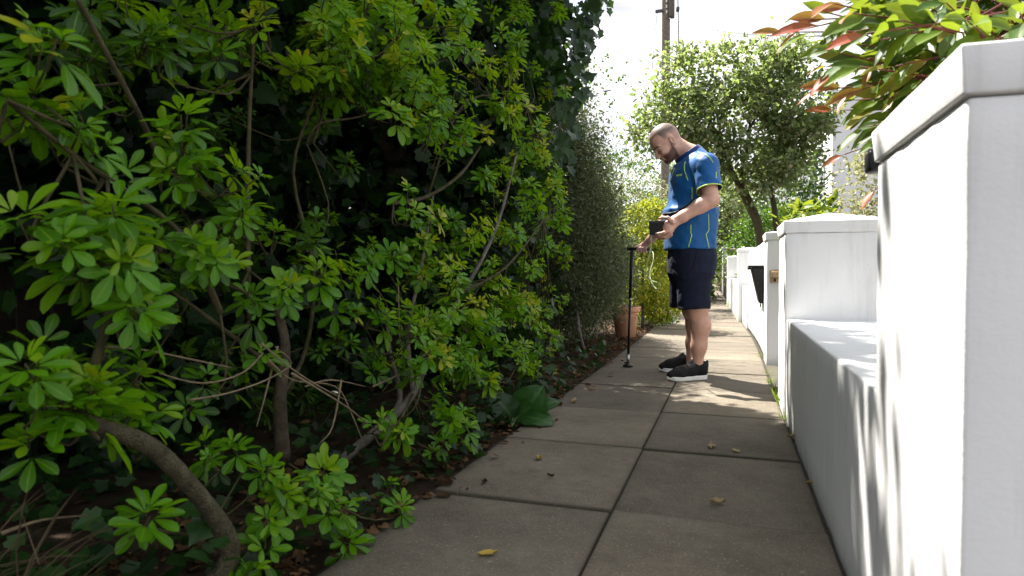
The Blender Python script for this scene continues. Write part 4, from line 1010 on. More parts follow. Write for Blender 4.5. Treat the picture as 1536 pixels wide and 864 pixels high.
solid_plant('evergreen_tree', (c_.x + .3, 18.5, 0), 'dark evergreen behind the leaning tree stems', 'tree', [((c_.x + .35, 18.5, 2.6), (1.0, 1.2, 1.6)), ((c_.x + .6, 19, 1.3), (1.3, 1.2, 1.3)), ((c_.x - .3, 19.0, 1.3), (.7, .8, 1.0))], 260, 9000, .3, .12, T_OVAL, M['laurel'], (.25, .2),
            {'trunk': [([(c_.x + .3, 18.5, 0), (c_.x + .3, 18.5, 2.4)], .1, .04)]}, part='crown')
c_ = PY(1128, 338, 15.6)
solid_plant('laurel_bush', (c_.x, 15.6, 0), 'bright green bush round the foot of the leaning tree', 'bush', [((c_.x, 15.7, 1.45), (.5, .5, .65)), ((c_.x + .55, 15.9, 1.5), (.6, .5, .75)), ((c_.x + .2, 15.6, .7), (.7, .5, .7))], 160, 5200, .2, .085, T_OVAL, M['laurel'], (.72, .2), {'stem': [([(c_.x, 15.7, 0), (c_.x, 15.7, 1.3)], .03, .01)]})
# greenery closing the lane
for nm, x, y, Y, rr, lab, mt, tn in (('tree', 1092, 330, 30, (.8, 1.4, 2.2), 'light green tree leaning over the far fences', 'tree_leaf', .75), ('tree', 1050, 300, 38, (2.4, 2.5, 3.2), 'broad green tree closing the view down the lane', 'tree_leaf', .55),
                                     ('hedge', 1045, 385, 20, (1.0, 4.0, 1.4), 'green hedge along the far left side of the lane', 'laurel', .6), ('tree', 930, 300, 34, (4.0, 3.0, 2.6), 'wide dark tree in the distance behind the pale shrub', 'laurel', .45),
                                     ('tree', 1078, 400, 56, (4.0, 2.0, 3.0), 'far tree at the very end of the lane', 'tree_leaf', .5)):
    c_ = PY(x, y, Y); base = (c_.x, Y, 0)
    if nm == 'hedge': c_.x -= .7; base = (c_.x, Y, 0)
    solid_plant(nm, base, lab, nm, [(tuple(c_), rr), ((c_.x + rr[0] * .2, Y, max(.6, c_.z - rr[2] * .6)), (rr[0] * .8, rr[1] * .8, rr[2] * .7))], 240, 9000, .42, .16, T_OVAL, M[mt], (tn, .2),
                {'trunk': [([(c_.x, Y, -.1), (c_.x, Y, c_.z * .6), (c_.x + .1, Y, c_.z + rr[2] * .5)], .12, .04)]}, part='crown')
# ------------------------------------------------------------------ the man: smooth blended volumes, meshed by surface nets
class SDF:
    def __init__(s, lo, hi, h):
        s.lo = np.array(lo, float); s.h = h
        s.n = np.ceil((np.array(hi) - s.lo) / h).astype(int) + 1
        s.F = np.full(s.n, .06, np.float32)
        s.ax = [(s.lo[i] + h * np.arange(s.n[i])) for i in range(3)]
    def app(s, lo, hi, fn, k=.02, mode='add', pad=.065):
        lo, hi = np.array(lo) - pad, np.array(hi) + pad
        a = np.clip(np.floor((lo - s.lo) / s.h).astype(int), 0, s.n); b = np.clip(np.ceil((hi - s.lo) / s.h).astype(int) + 1, 0, s.n)
        if np.any(b <= a): return
        sl_ = tuple(slice(x, y) for x, y in zip(a, b))
        P = np.stack(np.meshgrid(*(s.ax[i][a[i]:b[i]] for i in range(3)), indexing='ij'), -1)
        d = fn(P); f = s.F[sl_]
        if mode == 'add':
            hh = np.maximum(k - np.abs(f - d), 0) / k; s.F[sl_] = np.minimum(f, d) - hh * hh * k * .25
        elif mode == 'sub':
            d = -d; hh = np.maximum(k - np.abs(f - d), 0) / k; s.F[sl_] = np.maximum(f, d) + hh * hh * k * .25
        else: s.F[sl_] = np.maximum(f, d)
    def cone(s, a, b, r1, r2, k=.02, mode='add', flat=None):
        a, b = np.array(a, float), np.array(b, float); r = max(r1, r2)
        ba = b - a; q = ba @ ba
        def fn(P):
            w = P - a; t_ = np.clip((w @ ba) / max(q, 1e-9), 0, 1)
            v = w - t_[..., None] * ba
            if flat is not None:                       # flatten along an axis
                ax_, sc = flat; c = v @ ax_; v = v + (c * (sc - 1))[..., None] * ax_
            return np.sqrt((v * v).sum(-1)) - (r1 + (r2 - r1) * t_)
        s.app(np.minimum(a, b) - r, np.maximum(a, b) + r, fn, k, mode)
    def chain(s, pts, rad, k=.02, mode='add'):
        for i in range(len(pts) - 1): s.cone(pts[i], pts[i+1], rad[i], rad[i+1], k, mode)
    def ell(s, c, R, r, k=.02, mode='add'):
        c, R, r = np.array(c, float), np.array(R, float), np.array(r, float); m = max(r)
        def fn(P):
            q = (P - c) @ R.T; k0 = np.sqrt(((q / r) ** 2).sum(-1)); k1 = np.sqrt(((q / r ** 2) ** 2).sum(-1))
            return k0 * (k0 - 1) / np.maximum(k1, 1e-6)
        s.app(c - m, c + m, fn, k, mode)
    def every(s, fn): s.app(s.lo, s.lo + s.h * s.n, fn, .001, 'max', 0)
    def mesh(s, name, mat, smooth_it=2):
        F, h = s.F, s.h
        I = F < 0; nx, ny, nz_ = F.shape
        cnt = np.zeros((nx-1, ny-1, nz_-1), np.int8)
        cor = [(i, j, k) for i in (0, 1) for j in (0, 1) for k in (0, 1)]
        for i, j, k in cor: cnt += I[i:nx-1+i, j:ny-1+j, k:nz_-1+k]
        act = np.argwhere((cnt > 0) & (cnt < 8))
        vals = {c: F[act[:, 0] + c[0], act[:, 1] + c[1], act[:, 2] + c[2]] for c in cor}
        acc = np.zeros((len(act), 3)); m = np.zeros(len(act))
        for c in cor:
            for a in range(3):
                if c[a]: continue
                e = list(c); e[a] = 1; e = tuple(e)
                f0, f1 = vals[c], vals[e]; x = (f0 < 0) != (f1 < 0)
                t_ = np.where(x, f0 / np.where(x, f0 - f1, 1), 0)
                p = np.tile(np.array(c, float), (len(act), 1)); p[:, a] += t_
                acc += p * x[:, None]; m += x
        V = s.lo + h * (act + acc / np.maximum(m, 1)[:, None])
        ids = np.full(cnt.shape, -1, np.int32); ids[act[:, 0], act[:, 1], act[:, 2]] = np.arange(len(act))
        Q = []
        for a in range(3):
            b, c = (a + 1) % 3, (a + 2) % 3
            sa = [slice(1, -1)] * 3; sa[a] = slice(0, -1); sb = [slice(1, -1)] * 3; sb[a] = slice(1, None)
            A, B = I[tuple(sa)], I[tuple(sb)]
            for cond, flip in ((A & ~B, False), (~A & B, True)):
                g = np.argwhere(cond)
                if not len(g): continue
                g[:, b] += 1; g[:, c] += 1
                def at(db, dc):
                    q = g.copy(); q[:, b] += db; q[:, c] += dc; return ids[q[:, 0], q[:, 1], q[:, 2]]
                q = np.stack([at(-1, -1), at(0, -1), at(0, 0), at(-1, 0)], 1)
                Q.append(q[:, ::-1] if flip else q)
        Q = np.concatenate(Q); Q = Q[(Q >= 0).all(1)]
        E = np.concatenate([Q[:, [0, 1]], Q[:, [1, 2]], Q[:, [2, 3]], Q[:, [3, 0]]])
        for _ in range(smooth_it):
            S = np.zeros_like(V); N_ = np.zeros(len(V))
            np.add.at(S, E[:, 0], V[E[:, 1]]); np.add.at(N_, E[:, 0], 1)
            V = V * .5 + .5 * S / np.maximum(N_, 1)[:, None]
        return fast_mesh(name, V, Q, None, True, mat)

def v3(p): return np.array(p, float)
ZU = np.array((0, 0, 1.0))
aB = math.radians(12)
Fv = np.array((-math.cos(aB), -math.sin(aB), 0)); Lv = np.cross(ZU, Fv)
RB = np.stack([Fv, Lv, ZU])
def Q(x, y, Y): return v3(PY(x, y, Y))
YC = 4.66
shL, elL, wrL = Q(1058, 248, 4.47), Q(1067, 300, 4.40), Q(1014, 331, 4.36)
shR, elR, wrR = Q(1036, 253, 4.86), Q(1013, 315, 4.97), Q(976, 359, 5.03)
pel = Q(1036, 388, 4.68); chest = Q(1041, 280, YC); neckb = Q(1040, 236, 4.66)
hipL, hipR = pel + Lv * .095 - ZU * .02, pel - Lv * .095 - ZU * .02
knL, caL, anL = Q(1047, 462, 4.57), Q(1051, 488, 4.60), Q(1046, 545, 4.62)
knR, caR, anR = Q(1038, 460, 4.84), Q(1043, 486, 4.88), Q(1037, 538, 4.92)
heL, toL = v3(PZ(1060, 568)), v3(PZ(1000, 572)); heR, toR = v3(PZ(1044, 556)), v3(PZ(988, 558))
heL[2] = toL[2] = heR[2] = toR[2] = 0
# head frame
ah, ap = math.radians(20), math.radians(40)
f0 = np.array((-math.cos(ah), -math.sin(ah), 0))
hf = f0 * math.cos(ap) - ZU * math.sin(ap); hu = f0 * math.sin(ap) + ZU * math.cos(ap); hl = np.cross(hu, hf)
RH = np.stack([hf, hl, hu]); HC = Q(996.5, 209, 4.60); HS = 1.04
def H(f, l, u): return HC + HS * (hf * f + hl * l + hu * u)
def head_sdf(G, off=0.0, ears=True):
    e = lambda c, r, k=.02, m='add': G.ell(H(*c), RH, np.array(r) * HS + off, k, m)
    e((-.004, 0, .010), (.101, .079, .090))
    e((.034, 0, -.045), (.062, .060, .075), .03)
    e((.030, 0, -.100), (.056, .054, .046), .03)
    G.cone(H(.072, -.008, -.126), H(.072, .008, -.126), .021 + off, .021 + off, .02)
    for s_ in (-1, 1):
        G.cone(H(.000, .048 * s_, -.085), H(.055, .028 * s_, -.122), .020 + off, .018 + off, .025)
        G.cone(H(.086, .012 * s_, -.010), H(.074, .044 * s_, -.012), .013 + off, .012 + off, .018)
        e((.094, .034 * s_, -.033), (.012, .016, .011), .012, 'sub')
        G.cone(H(.079, .033 * s_, -.030), H(.079, .0335 * s_, -.030), .0125 + off, .0125 + off, .004)
        e((.064, .046 * s_, -.056), (.022, .018, .020), .025)
        e((.102, .0125 * s_, -.068), (.011, .008, .008), .008)
        if ears:
            e((-.012, .080 * s_, -.036), (.019, .0085, .034), .008)
            e((-.008, .0885 * s_, -.034), (.010, .0075, .020), .004, 'sub')
    G.cone(H(.092, 0, -.020), H(.113, 0, -.064), .0085 + off, .0125 + off, .014)
    G.cone(H(.092, -.015, -.0865), H(.092, .015, -.0865), .0062 + off, .0062 + off, .008)
    G.cone(H(.090, -.013, -.0985), H(.090, .013, -.0985), .0072 + off, .0072 + off, .008)
    G.cone(H(.097, -.018, -.0925), H(.097, .018, -.0925), .002, .002, .006, 'sub')

lo, hi = (-.86, 4.24, -.01), (.02, 5.20, 1.80)
G = SDF(lo, hi, .0042)
head_sdf(G)
G.cone(H(-.028, 0, -.055), neckb, .058, .066, .03)
G.cone(neckb, chest + ZU * .05, .07, .12, .05)
G.ell(chest, RB, (.125, .185, .20), .05); G.ell(Q(1037, 335, YC), RB, (.145, .175, .19), .06); G.ell(pel, RB, (.14, .17, .15), .06)
for s_, a_, b_ in (('L', shL, elL), ('R', shR, elR)):
    G.cone(neckb - ZU * .03, a_, .06, .062, .05); G.cone(a_, b_, .060, .049, .03)
for el_, wr_ in ((elL, wrL), (elR, wrR)):
    mid = el_ + (wr_ - el_) * .3 + v3((0, 0, .004))
    G.chain([el_, mid, wr_ + (el_ - wr_) * .18, wr_], [.046, .0465, .034, .0295], .025)
for hip, kn, ca, an in ((hipL, knL, caL, anL), (hipR, knR, caR, anR)):
    G.cone(hip, kn, .095, .062, .04); G.chain([kn, ca, ca + (an - ca) * .55, an], [.060, .064, .050, .036], .03)
    G.cone(kn + Fv * .02, kn + Fv * .022 - ZU * .04, .046, .042, .03)
for an, he, to in ((anL, heL, toL), (anR, heR, toR)):
    u = (to - he) / np.linalg.norm(to - he)
    G.cone(an, he + u * .07 + ZU * .05, .034, .024, .01); G.cone(he + u * .07 + ZU * .045, he + u * .20 + ZU * .04, .03, .022, .02)

# left hand closes on the black unit, seen from its back
DV = [Q(973, 331, 4.36), Q(996, 331, 4.36), Q(996, 351, 4.36), Q(974, 353, 4.36)]      # near face of the unit
dvc = sum(DV) / 4
kn_ = Q(1002, 341, 4.335)                                     # knuckle centre
G.cone(wrL, kn_, .030, .033, .02, 'add', (np.array((0, 1., 0)), 1.55))
G.cone(wrL + v3((-.01, .0, .006)), Q(1003, 335, 4.35), .026, .024, .015)
G.cone(wrL + v3((-.01, .0, -.01)), Q(1005, 347, 4.35), .024, .022, .015)
G.chain([Q(1009, 333, 4.325), Q(1002, 327, 4.315), Q(995, 326.5, 4.33), Q(989, 327.5, 4.35)], [.0155, .0125, .0105, .0085], .008)      # thumb over the top
G.chain([Q(1003, 345, 4.325), Q(996, 349, 4.315), Q(989, 350.5, 4.325), Q(984.5, 350.5, 4.338)], [.0125, .0105, .0095, .008], .006)    # index along the near edge
G.chain([Q(1004, 349, 4.34), Q(997, 355, 4.35), Q(989, 355.5, 4.365), Q(983, 354.5, 4.385)], [.0125, .0105, .0095, .008], .006)
G.chain([Q(1005, 351, 4.36), Q(998, 357, 4.38), Q(990, 357, 4.395), Q(985, 355.5, 4.41)], [.012, .010, .009, .0078], .006)
G.chain([Q(1007, 352, 4.375), Q(1001, 357, 4.40), Q(994, 357, 4.415), Q(989, 355.5, 4.425)], [.011, .009, .008, .007], .006)

# right hand grips the bar of the probe
g0, g1 = Q(941, 373, 5.06), Q(975, 374, 5.06)                 # bar ends
bar = (g1 - g0) / np.linalg.norm(g1 - g0)
palm = Q(966, 368, 5.055)
G.cone(wrR, palm, .029, .030, .02, 'add', (np.array((0, 1., 0)), 1.35))
for k_, x in enumerate((958, 962, 966, 970)):
    c = Q(x, 374, 5.06); r = (.0095, .0098, .0095, .0085)[k_]
    a1 = c + v3((.004, -.010, .026)); a2 = c + v3((-.003, -.026, .008)); a3 = c + v3((-.004, -.020, -.016)); a4 = c + v3((-.002, .000, -.0225))
    G.chain([palm * .5 + a1 * .5, a1, a2, a3, a4], [.016, r * 1.15, r, r * .95, r * .85], .005)
c = Q(957, 374, 5.06)
G.chain([Q(966, 366, 5.06), c + v3((.012, .012, .024)), c + v3((-.008, .008, .022)), c + v3((-.022, -.002, .018))], [.014, .0125, .0105, .0088], .008)

def hair_keep(f, l, u):
    line = np.interp(f, [-.2, -.06, -.035, -.028, -.002, .006, .022, .036, .06, .12], [-.080, -.075, -.040, -.002, .0, -.034, -.032, .034, .046, .052])
    return u - line - .40 * np.maximum(0, np.abs(l) - .052) * (f > .03)
def beard_keep(f, l, u):
    topl = np.interp(f, [-.02, .004, .02, .05, .075, .12], [-.030, -.032, -.062, -.076, -.073, -.072])
    d = np.minimum(topl - u, np.minimum(f + .002, u + .150))
    lips = np.minimum(.019 - np.abs(l), np.minimum(u + .104, -.0835 - u))
    return np.minimum(d, -lips)
def SKIN_MASK(me):
    """how dense the short hair grows: fading sides, stubble on the jaw"""
    n = len(me.vertices); co = np.empty(n * 3, np.float32); me.vertices.foreach_get('co', co)
    q = (co.reshape(-1, 3) - HC) @ RH.T / HS; f, l, u = q[:, 0], q[:, 1], q[:, 2]
    inr = np.linalg.norm(q, axis=1) < .19
    ear = (np.abs(l) > .073) & (u < .0)
    hk = np.clip(hair_keep(f, l, u) / .030, 0, 1) * (.30 + .70 * np.clip((u + .01) / .045, 0, 1)) * inr * ~ear
    bk = np.clip(beard_keep(f, l, u) / .012, 0, 1) * inr * ~ear
    for nm, a in (('hairy', hk), ('beardy', bk)):
        at = me.attributes.new(nm, 'FLOAT', 'POINT'); at.data.foreach_set('value', a.astype(np.float32))
# skin
t = NT('skin'); c = t.coord()
b = t.ramp(t.noise(26, 5, .6, c), [(.3, (.50, .275, .205)), (.7, (.62, .375, .29))])
b = t.mix(t.ramp(t.noise(160, 2, .6, c), [(.58, 0.0), (.75, .14)]), b, (.30, .13, .09))
gr_ = t.ramp(t.noise(420, 2, .7, c), [(.35, .78), (.65, 1.0)])
b = t.mix(t.mix(1.0, t.attr('hairy'), gr_, 'MULTIPLY'), b, (.115, .088, .075))
b = t.mix(t.mix(1.0, t.attr('beardy'), gr_, 'MULTIPLY'), b, (.060, .030, .020))
ps = t.pbsdf(b, .50, t.bump(t.noise(220, 3, .6, c), .12, .002), .4)
pn = ps.node; pn.inputs['Subsurface Weight'].default_value = .12; pn.inputs['Subsurface Radius'].default_value = (.012, .004, .002); pn.inputs['Subsurface Scale'].default_value = .6
M['skin'] = t.done(ps)
body_me = G.mesh('person', M['skin'], 2)
SKIN_MASK(body_me)
feet = v3(((heL[0] + heR[0]) / 2 - .1, (heL[1] + heR[1]) / 2, 0))
man = link('person', body_me, None, None, tuple(feet))
setp(man, 'man in blue polo shirt and navy shorts looking down at a black handheld unit', 'person')

def cloth(name, col, rough=.8, var=.12, sheen=.2, weave=900):
    t = NT(name); c = t.coord()
    n1 = t.noise(9, 4, .6, c); b = t.ramp(n1, [(.3, tuple(v * (1 - var) for v in col)), (.7, tuple(v * (1 + var) for v in col))])
    sh = t.pbsdf(b, rough, t.bump(t.mix(.35, t.noise(34, 4, .6, c), t.noise(weave, 2, .5, c)), .28, .006), .25)
    sh.node.inputs['Sheen Weight'].default_value = sheen
    return t.done(sh)
M['shirt'] = cloth('blue_polyester', (.002, .085, .27), .5, .12, .1)
M['collar'] = cloth('dark_blue_polyester', (.004, .035, .15), .6, .1, .15)
M['shorts'] = cloth('navy_twill', (.006, .0095, .026), .85, .2, .02)
M['piping'] = simple('lime_piping', (.50, .72, .10), .5, .1, 20, 0, .4)
M['sock'] = cloth('grey_white_sock', (.6, .6, .6), .9, .1, .3)
M['mesh'] = cloth('black_knit', (.008, .008, .009), .8, .3, .0, 500)
M['sole'] = simple('white_foam_sole', (.70, .69, .66), .6, .08, 20, .1, .4)
M['hair'] = simple('short_dark_hair', (.135, .105, .090), .75, .5, 300, .5, .3)
M['beard'] = simple('stubble_beard', (.075, .040, .028), .75, .6, 160, .5, .3)
M['brow'] = simple('brow_hair', (.03, .018, .012), .7, .3, 200, .2, .3)

def wrinkle(me, amp, freq, axis, stretch=3.0):
    co = np.empty(len(me.vertices) * 3, np.float32); no = np.empty_like(co)
    me.vertices.foreach_get('co', co); me.vertices.foreach_get('normal', no)
    co, no = co.reshape(-1, 3), no.reshape(-1, 3)
    ax_ = np.array(axis) / np.linalg.norm(axis)
    for i in range(len(co)):
        p = co[i]; q = p - ax_ * (p @ ax_) * (1 - 1 / stretch)
        v = noise.noise(Vector(q * freq)) + .5 * noise.noise(Vector(q * freq * 2.3 + 7))
        co[i] += no[i] * amp * v
    me.vertices.foreach_set('co', co.ravel()); me.update()
    return me

# --- shirt
S = SDF((-.75, 4.25, .85), (.02, 5.08, 1.60), .0048)
def ecyl(G_, c, rf, rl, z0, z1, k, tf=0.0):
    def fn(P):
        q = (P - c) @ RB.T; z = P[..., 2]; t_ = np.clip((z - z0) / (z1 - z0), 0, 1)
        s_ = 1 + tf * (1 - t_)
        k0 = np.sqrt((q[..., 0] / (rf * s_)) ** 2 + (q[..., 1] / (rl * s_)) ** 2)
        return np.maximum((k0 - 1) * min(rf, rl), np.maximum(z0 - z, z - z1))
    m = max(rf, rl) * 1.2; G_.app((c[0] - m, c[1] - m, z0), (c[0] + m, c[1] + m, z1), fn, k)
zh = Q(1036, 374.5, YC)[2]
S.ell(chest + Fv * .005, RB, (.158, .205, .235), .04); S.ell(Q(1036, 325, YC), RB, (.170, .198, .20), .06)
ecyl(S, Q(1036, 350, YC), .170, .200, zh, Q(1036, 318, YC)[2], .06, .02)
for sh_, el_ in ((shL, elL), (shR, elR)):
    S.cone(neckb - ZU * .035, sh_ + ZU * .005, .066, .074, .06)
    d = el_ - sh_; e = sh_ + d * .80
    S.cone(sh_, e, .078, .076, .035)
    ud = d / np.linalg.norm(d); cut = sh_ + d * .66
    out_ = Lv if sh_ is shL else -Lv
    def trim(P, cut=cut, ud=ud, sh_=sh_, d=d):                    # cut the sleeve square to the arm
        w = P - sh_; t_ = (w @ d) / (d @ d); r = np.sqrt(np.maximum(((w - t_[..., None] * d) ** 2).sum(-1), 0))
        return np.where((r < .11) & (t_ < 1.2), np.minimum((cut - P) @ ud * -1, .05), -.05)
    m = e + ud * .06
    def sub_fn(P, cut=cut, ud=ud, sh_=sh_, d=d):                  # volume to take away: a capsule beyond the cuff
        w = P - cut; a = w @ ud; r = np.sqrt(np.maximum((w * w).sum(-1) - a * a, 0))
        return np.maximum(-a, r - .092)
    if sh_ is shL:
        S2 = SDF(np.minimum(cut, e) - .16, np.maximum(cut, e) + .16, .0048)
    S.app(np.minimum(cut, e) - .1, np.maximum(cut, e) + .1, sub_fn, .004, 'sub', .02) if False else None
sleeve_cuts = [(shL, elL), (shR, elR)]
hem_n = ZU
S.every(lambda P: zh + .012 * (P[..., 0] - pel[0]) - P[..., 2])
nd_ = H(-.02, 0, -.06) - neckb; nd_ = nd_ / np.linalg.norm(nd_)
nd2 = nd_ + .7 * ZU; nd2 = nd2 / np.linalg.norm(nd2)
S.cone(neckb - ZU * .01, chest + Fv * .03, .086, .13, .05)
def neck_cut(P):
    w = P - neckb; a = w @ nd2; r = np.sqrt(np.maximum((w * w).sum(-1) - a * a, 0))
    return np.where((r < .15) & (a > -.02), a - .030, -.05)
S.every(neck_cut)
sm = S.mesh('shirt', M['shirt'], 2)
# open the sleeves: drop shirt faces beyond the cuff, body arm passes through
bm = bmesh.new(); bm.from_mesh(sm)
kill = []
for sh_, el_ in sleeve_cuts:
    d = el_ - sh_; ud = d / np.linalg.norm(d); cut = sh_ + d * .70
    for f in bm.faces:
        p = v3(f.calc_center_median()); w = p - sh_; a = w @ ud
        if (p - cut) @ ud > 0 and np.linalg.norm(w - a * ud) < .090 and ((p - Q(1036, 330, YC)) @ Lv) * (1 if sh_ is shL else -1) > .10: kill.append(f)
bmesh.ops.delete(bm, geom=list(set(kill)), context='FACES')
loose = [v for v in bm.verts if not v.link_faces]; bmesh.ops.delete(bm, geom=loose, context='VERTS')
bm.to_mesh(sm); bm.free(); sm.update()
wrinkle(sm, .0085, 6, (.35, .1, 1), 2.6); wrinkle(sm, .0075, 11, (1, 0, -.45), 3.4); wrinkle(sm, .0016, 34, (.6, .2, 1), 2.5)
shirt = link('shirt', sm, M['shirt'], man)
# collar
C_ = SDF((-.5, 4.4, 1.38), (-.05, 4.9, 1.66), .004)
nk = neckb + Fv * .022
C_.cone(nk - nd2 * .06, nk + nd2 * .07, .112, .090, .01); C_.cone(nk - nd2 * .09, nk + nd2 * .12, .098, .076, .003, 'sub')
C_.every(lambda P: np.maximum((P - nk) @ nd2 - .044, -.030 - ((P - nk) @ nd2)))
link('collar', C_.mesh('collar', M['collar'], 2), M['collar'], shirt)

def on_surface(me, pts, off=.0018, sub=6):
    vs = [v.co.copy() for v in me.vertices]; fs = [tuple(p.vertices) for p in me.polygons]
    b = BVHTree.FromPolygons(vs, fs); out = []; o = Vector((0, 0, CAM_H))
    for (x0, y0), (x1, y1) in zip(pts, pts[1:]):
        for k in range(sub):
            f = k / sub; d = Vector(ray(x0 + (x1 - x0) * f, y0 + (y1 - y0) * f)).normalized()
            h = b.ray_cast(o, d)
            if h[0] is not None and 3.9 < h[3] < 5.3: out.append(h[0] - d * off)
    d = Vector(ray(*pts[-1])).normalized(); h = b.ray_cast(o, d)
    if h[0] is not None: out.append(h[0] - d * off)
    return out
for pts in ([(1028, 242.5), (1026.3, 249), (1027, 257), (1032, 271)], [(1038, 281), (1038.5, 290), (1038, 299)], [(1036.4, 337), (1036, 349), (1037.5, 353), (1032.6, 371)], [(1062.5, 321), (1063.4, 345), (1059, 352), (1063.8, 372.5)],
            [(1047, 228), (1057, 231), (1065, 237), (1070, 244)], [(1074.5, 258), (1074, 267)], [(1012, 252), (1008, 262), (1005, 272)]):
    P = on_surface(sm, pts)
    if len(P) > 2: MB().tube(P, .0030, 5, 1).build('piping', M['piping'], shirt, smooth=True)
# cuff trim of the near sleeve
d = elL - shL; ud = d / np.linalg.norm(d); a1 = np.cross(ud, (0, 1, 0)); a1 /= np.linalg.norm(a1); a2 = np.cross(ud, a1)
for (sh_, el_) in sleeve_cuts:
    d = el_ - sh_; ud = d / np.linalg.norm(d); cut = sh_ + d * .695; ring = []
    a1 = np.cross(ud, (0, 1, 0)); a1 /= np.linalg.norm(a1); a2 = np.cross(ud, a1)
    vs = np.array([v.co for v in sm.vertices])
    w = vs - cut; a = w @ ud; near = np.abs(a) < .012; rr = np.linalg.norm(w - a[:, None] * ud, axis=1); near &= rr < .1
    ang = np.arctan2((w @ a2), (w @ a1))
    for k in range(33):
        th = -math.pi + 2 * math.pi * k / 32; dd = np.abs((ang - th + math.pi) % (2 * math.pi) - math.pi)
        m = near & (dd < .25); r = rr[m].mean() + .002 if m.any() else .078
        ring.append(cut + (a1 * math.cos(th) + a2 * math.sin(th)) * r)
    MB().tube(ring, .0036, 6, 1).build('cuff_trim', M['piping'], shirt, smooth=True)
# little lime mark on the chest: a row of slanted strokes
for k in range(5):
    x = 1014.8 + k * 1.8
    P = on_surface(sm, [(x, 264.8 - k * .25), (x + .9, 261.6 - k * .25)], .002, 2)
    if len(P) > 1: MB().tube(P, .0028, 4, 1).build('chest_mark', M['piping'], shirt)
# dark waist strap that carries the unit
P = on_surface(sm, [(996, 321.5), (1006, 320.5), (1015, 318.6), (1023, 313.5), (1034, 306.5), (1042, 300)], .004)
if len(P) > 2: MB().tube(P, .009, 6, 1).build('waist_strap', M['black'], man, smooth=True)

# --- shorts
S = SDF((-.66, 4.32, .42), (.02, 5.12, .98), .005)
ecyl(S, pel + ZU * .03, .150, .184, pel[2] - .10, zh + .05, .05)
S.ell(pel - Fv * .018 - ZU * .01, RB, (.150, .185, .15), .05)
for hip, kn in ((hipL, Q(1043, 462, 4.57)), (hipR, Q(1027, 460, 4.85))):
    S.cone(hip + Fv * .004 + ZU * .02, kn - ZU * .03 + Fv * .006, .124, .104, .06)
zk = Q(1045, 463, 4.60)[2]
S.every(lambda P: zk + .03 * (P[..., 0] - pel[0]) - P[..., 2]); S.every(lambda P: P[..., 2] - (zh + .03))
shm = S.mesh('shorts', M['shorts'], 2); wrinkle(shm, .0065, 9, (.15, 0, 1), 4); wrinkle(shm, .004, 20, (1, 0, .6), 2.5)
shorts = link('shorts', shm, M['shorts'], man)
P = on_surface(shm, [(1046, 376), (1040, 400), (1030, 412)], .002)
if len(P) > 2: MB().tube(P, .0022, 4, 1).build('pocket_seam', M['mesh'], shorts, smooth=True)
P = on_surface(shm, [(1008, 461), (1030, 463), (1060, 458.5)], .002)
if len(P) > 2: MB().tube(P, .0018, 4, 1).build('hem_seam', M['mesh'], shorts, smooth=True)

# --- shoes and socks
for an, he, to in ((anL, heL, toL), (anR, heR, toR)):
    u = (to - he) / np.linalg.norm(to - he); w_ = np.cross(ZU, u); Ls = np.linalg.norm(to - he)
    A = lambda f, s_, z: he + u * (f * Ls) + w_ * s_ + ZU * z
    S = SDF(np.minimum(he, to) - (.09, .09, .02), np.maximum(he, to) + (.09, .09, .20), .0035)
    S.chain([A(.17, 0, .060), A(.45, .004, .058), A(.70, .002, .046), A(.88, -.003, .036)], [.036, .038, .042, .032], .03)
    S.cone(A(.18, 0, .055), A(.20, 0, .086), .043, .047, .02); S.cone(A(.34, 0, .088), A(.56, 0, .062), .034, .032, .03)
    S.cone(A(.11, 0, .055), A(.10, 0, .088), .036, .036, .02); S.cone(A(.00, 0, .09), A(-.015, 0, .122), .011, .008, .015)   # heel tab
    S.cone(A(.42, 0, .112), A(.36, 0, .132), .012, .009, .015)                 # tongue
    S.cone(A(.20, 0, .122), A(.20, 0, .22), .036, .05, .008, 'sub')
    S.every(lambda P: .020 - P[..., 2])
    shoe = link('shoe', S.mesh('shoe', M['mesh'], 2), M['mesh'], man)
    S = SDF(np.minimum(he, to) - (.09, .09, .02), np.maximum(he, to) + (.09, .09, .08), .0035)
    def sole(P, he=he, u=u, w_=w_, Ls=Ls):
        q = P - he; f = q @ u / Ls; s_ = q @ w_
        hw = np.interp(f, [0, .05, .16, .45, .72, .88, 1.0], [.0, .030, .041, .041, .049, .040, .0])
        z = P[..., 2]; top = .030 + .010 * np.clip((.25 - f) * 3, 0, 1) + .004 * np.clip((f - .8) * 5, 0, 1); bot = .001 + .014 * np.clip((f - .78) / .22, 0, 1) ** 2
        return np.maximum(np.maximum(np.abs(s_) - hw, np.maximum(bot - z, z - top)) , np.maximum(-f, f - 1) * Ls)
    S.app(np.minimum(he, to) - .06, np.maximum(he, to) + .06, sole, .001)
    link('sole', S.mesh('sole', M['sole'], 2), M['sole'], shoe)
    for j in range(4):
        f = .46 + j * .075; z = .107 - j * .0125
        MB().tube([A(f, -.026, z - .012), A(f + .01, 0, z), A(f, .026, z - .012)], .0026, 5).build('lace', M['slate'], shoe, smooth=True)
    S = SDF(an - (.08, .08, .08), an + (.08, .08, .09), .0035)
    S.cone(an - ZU * .05, an + ZU * .04, .028, .0405, .01); S.every(lambda P: P[..., 2] - an[2] - .036)
    link('sock', S.mesh('sock', M['sock'], 2), M['sock'], man)

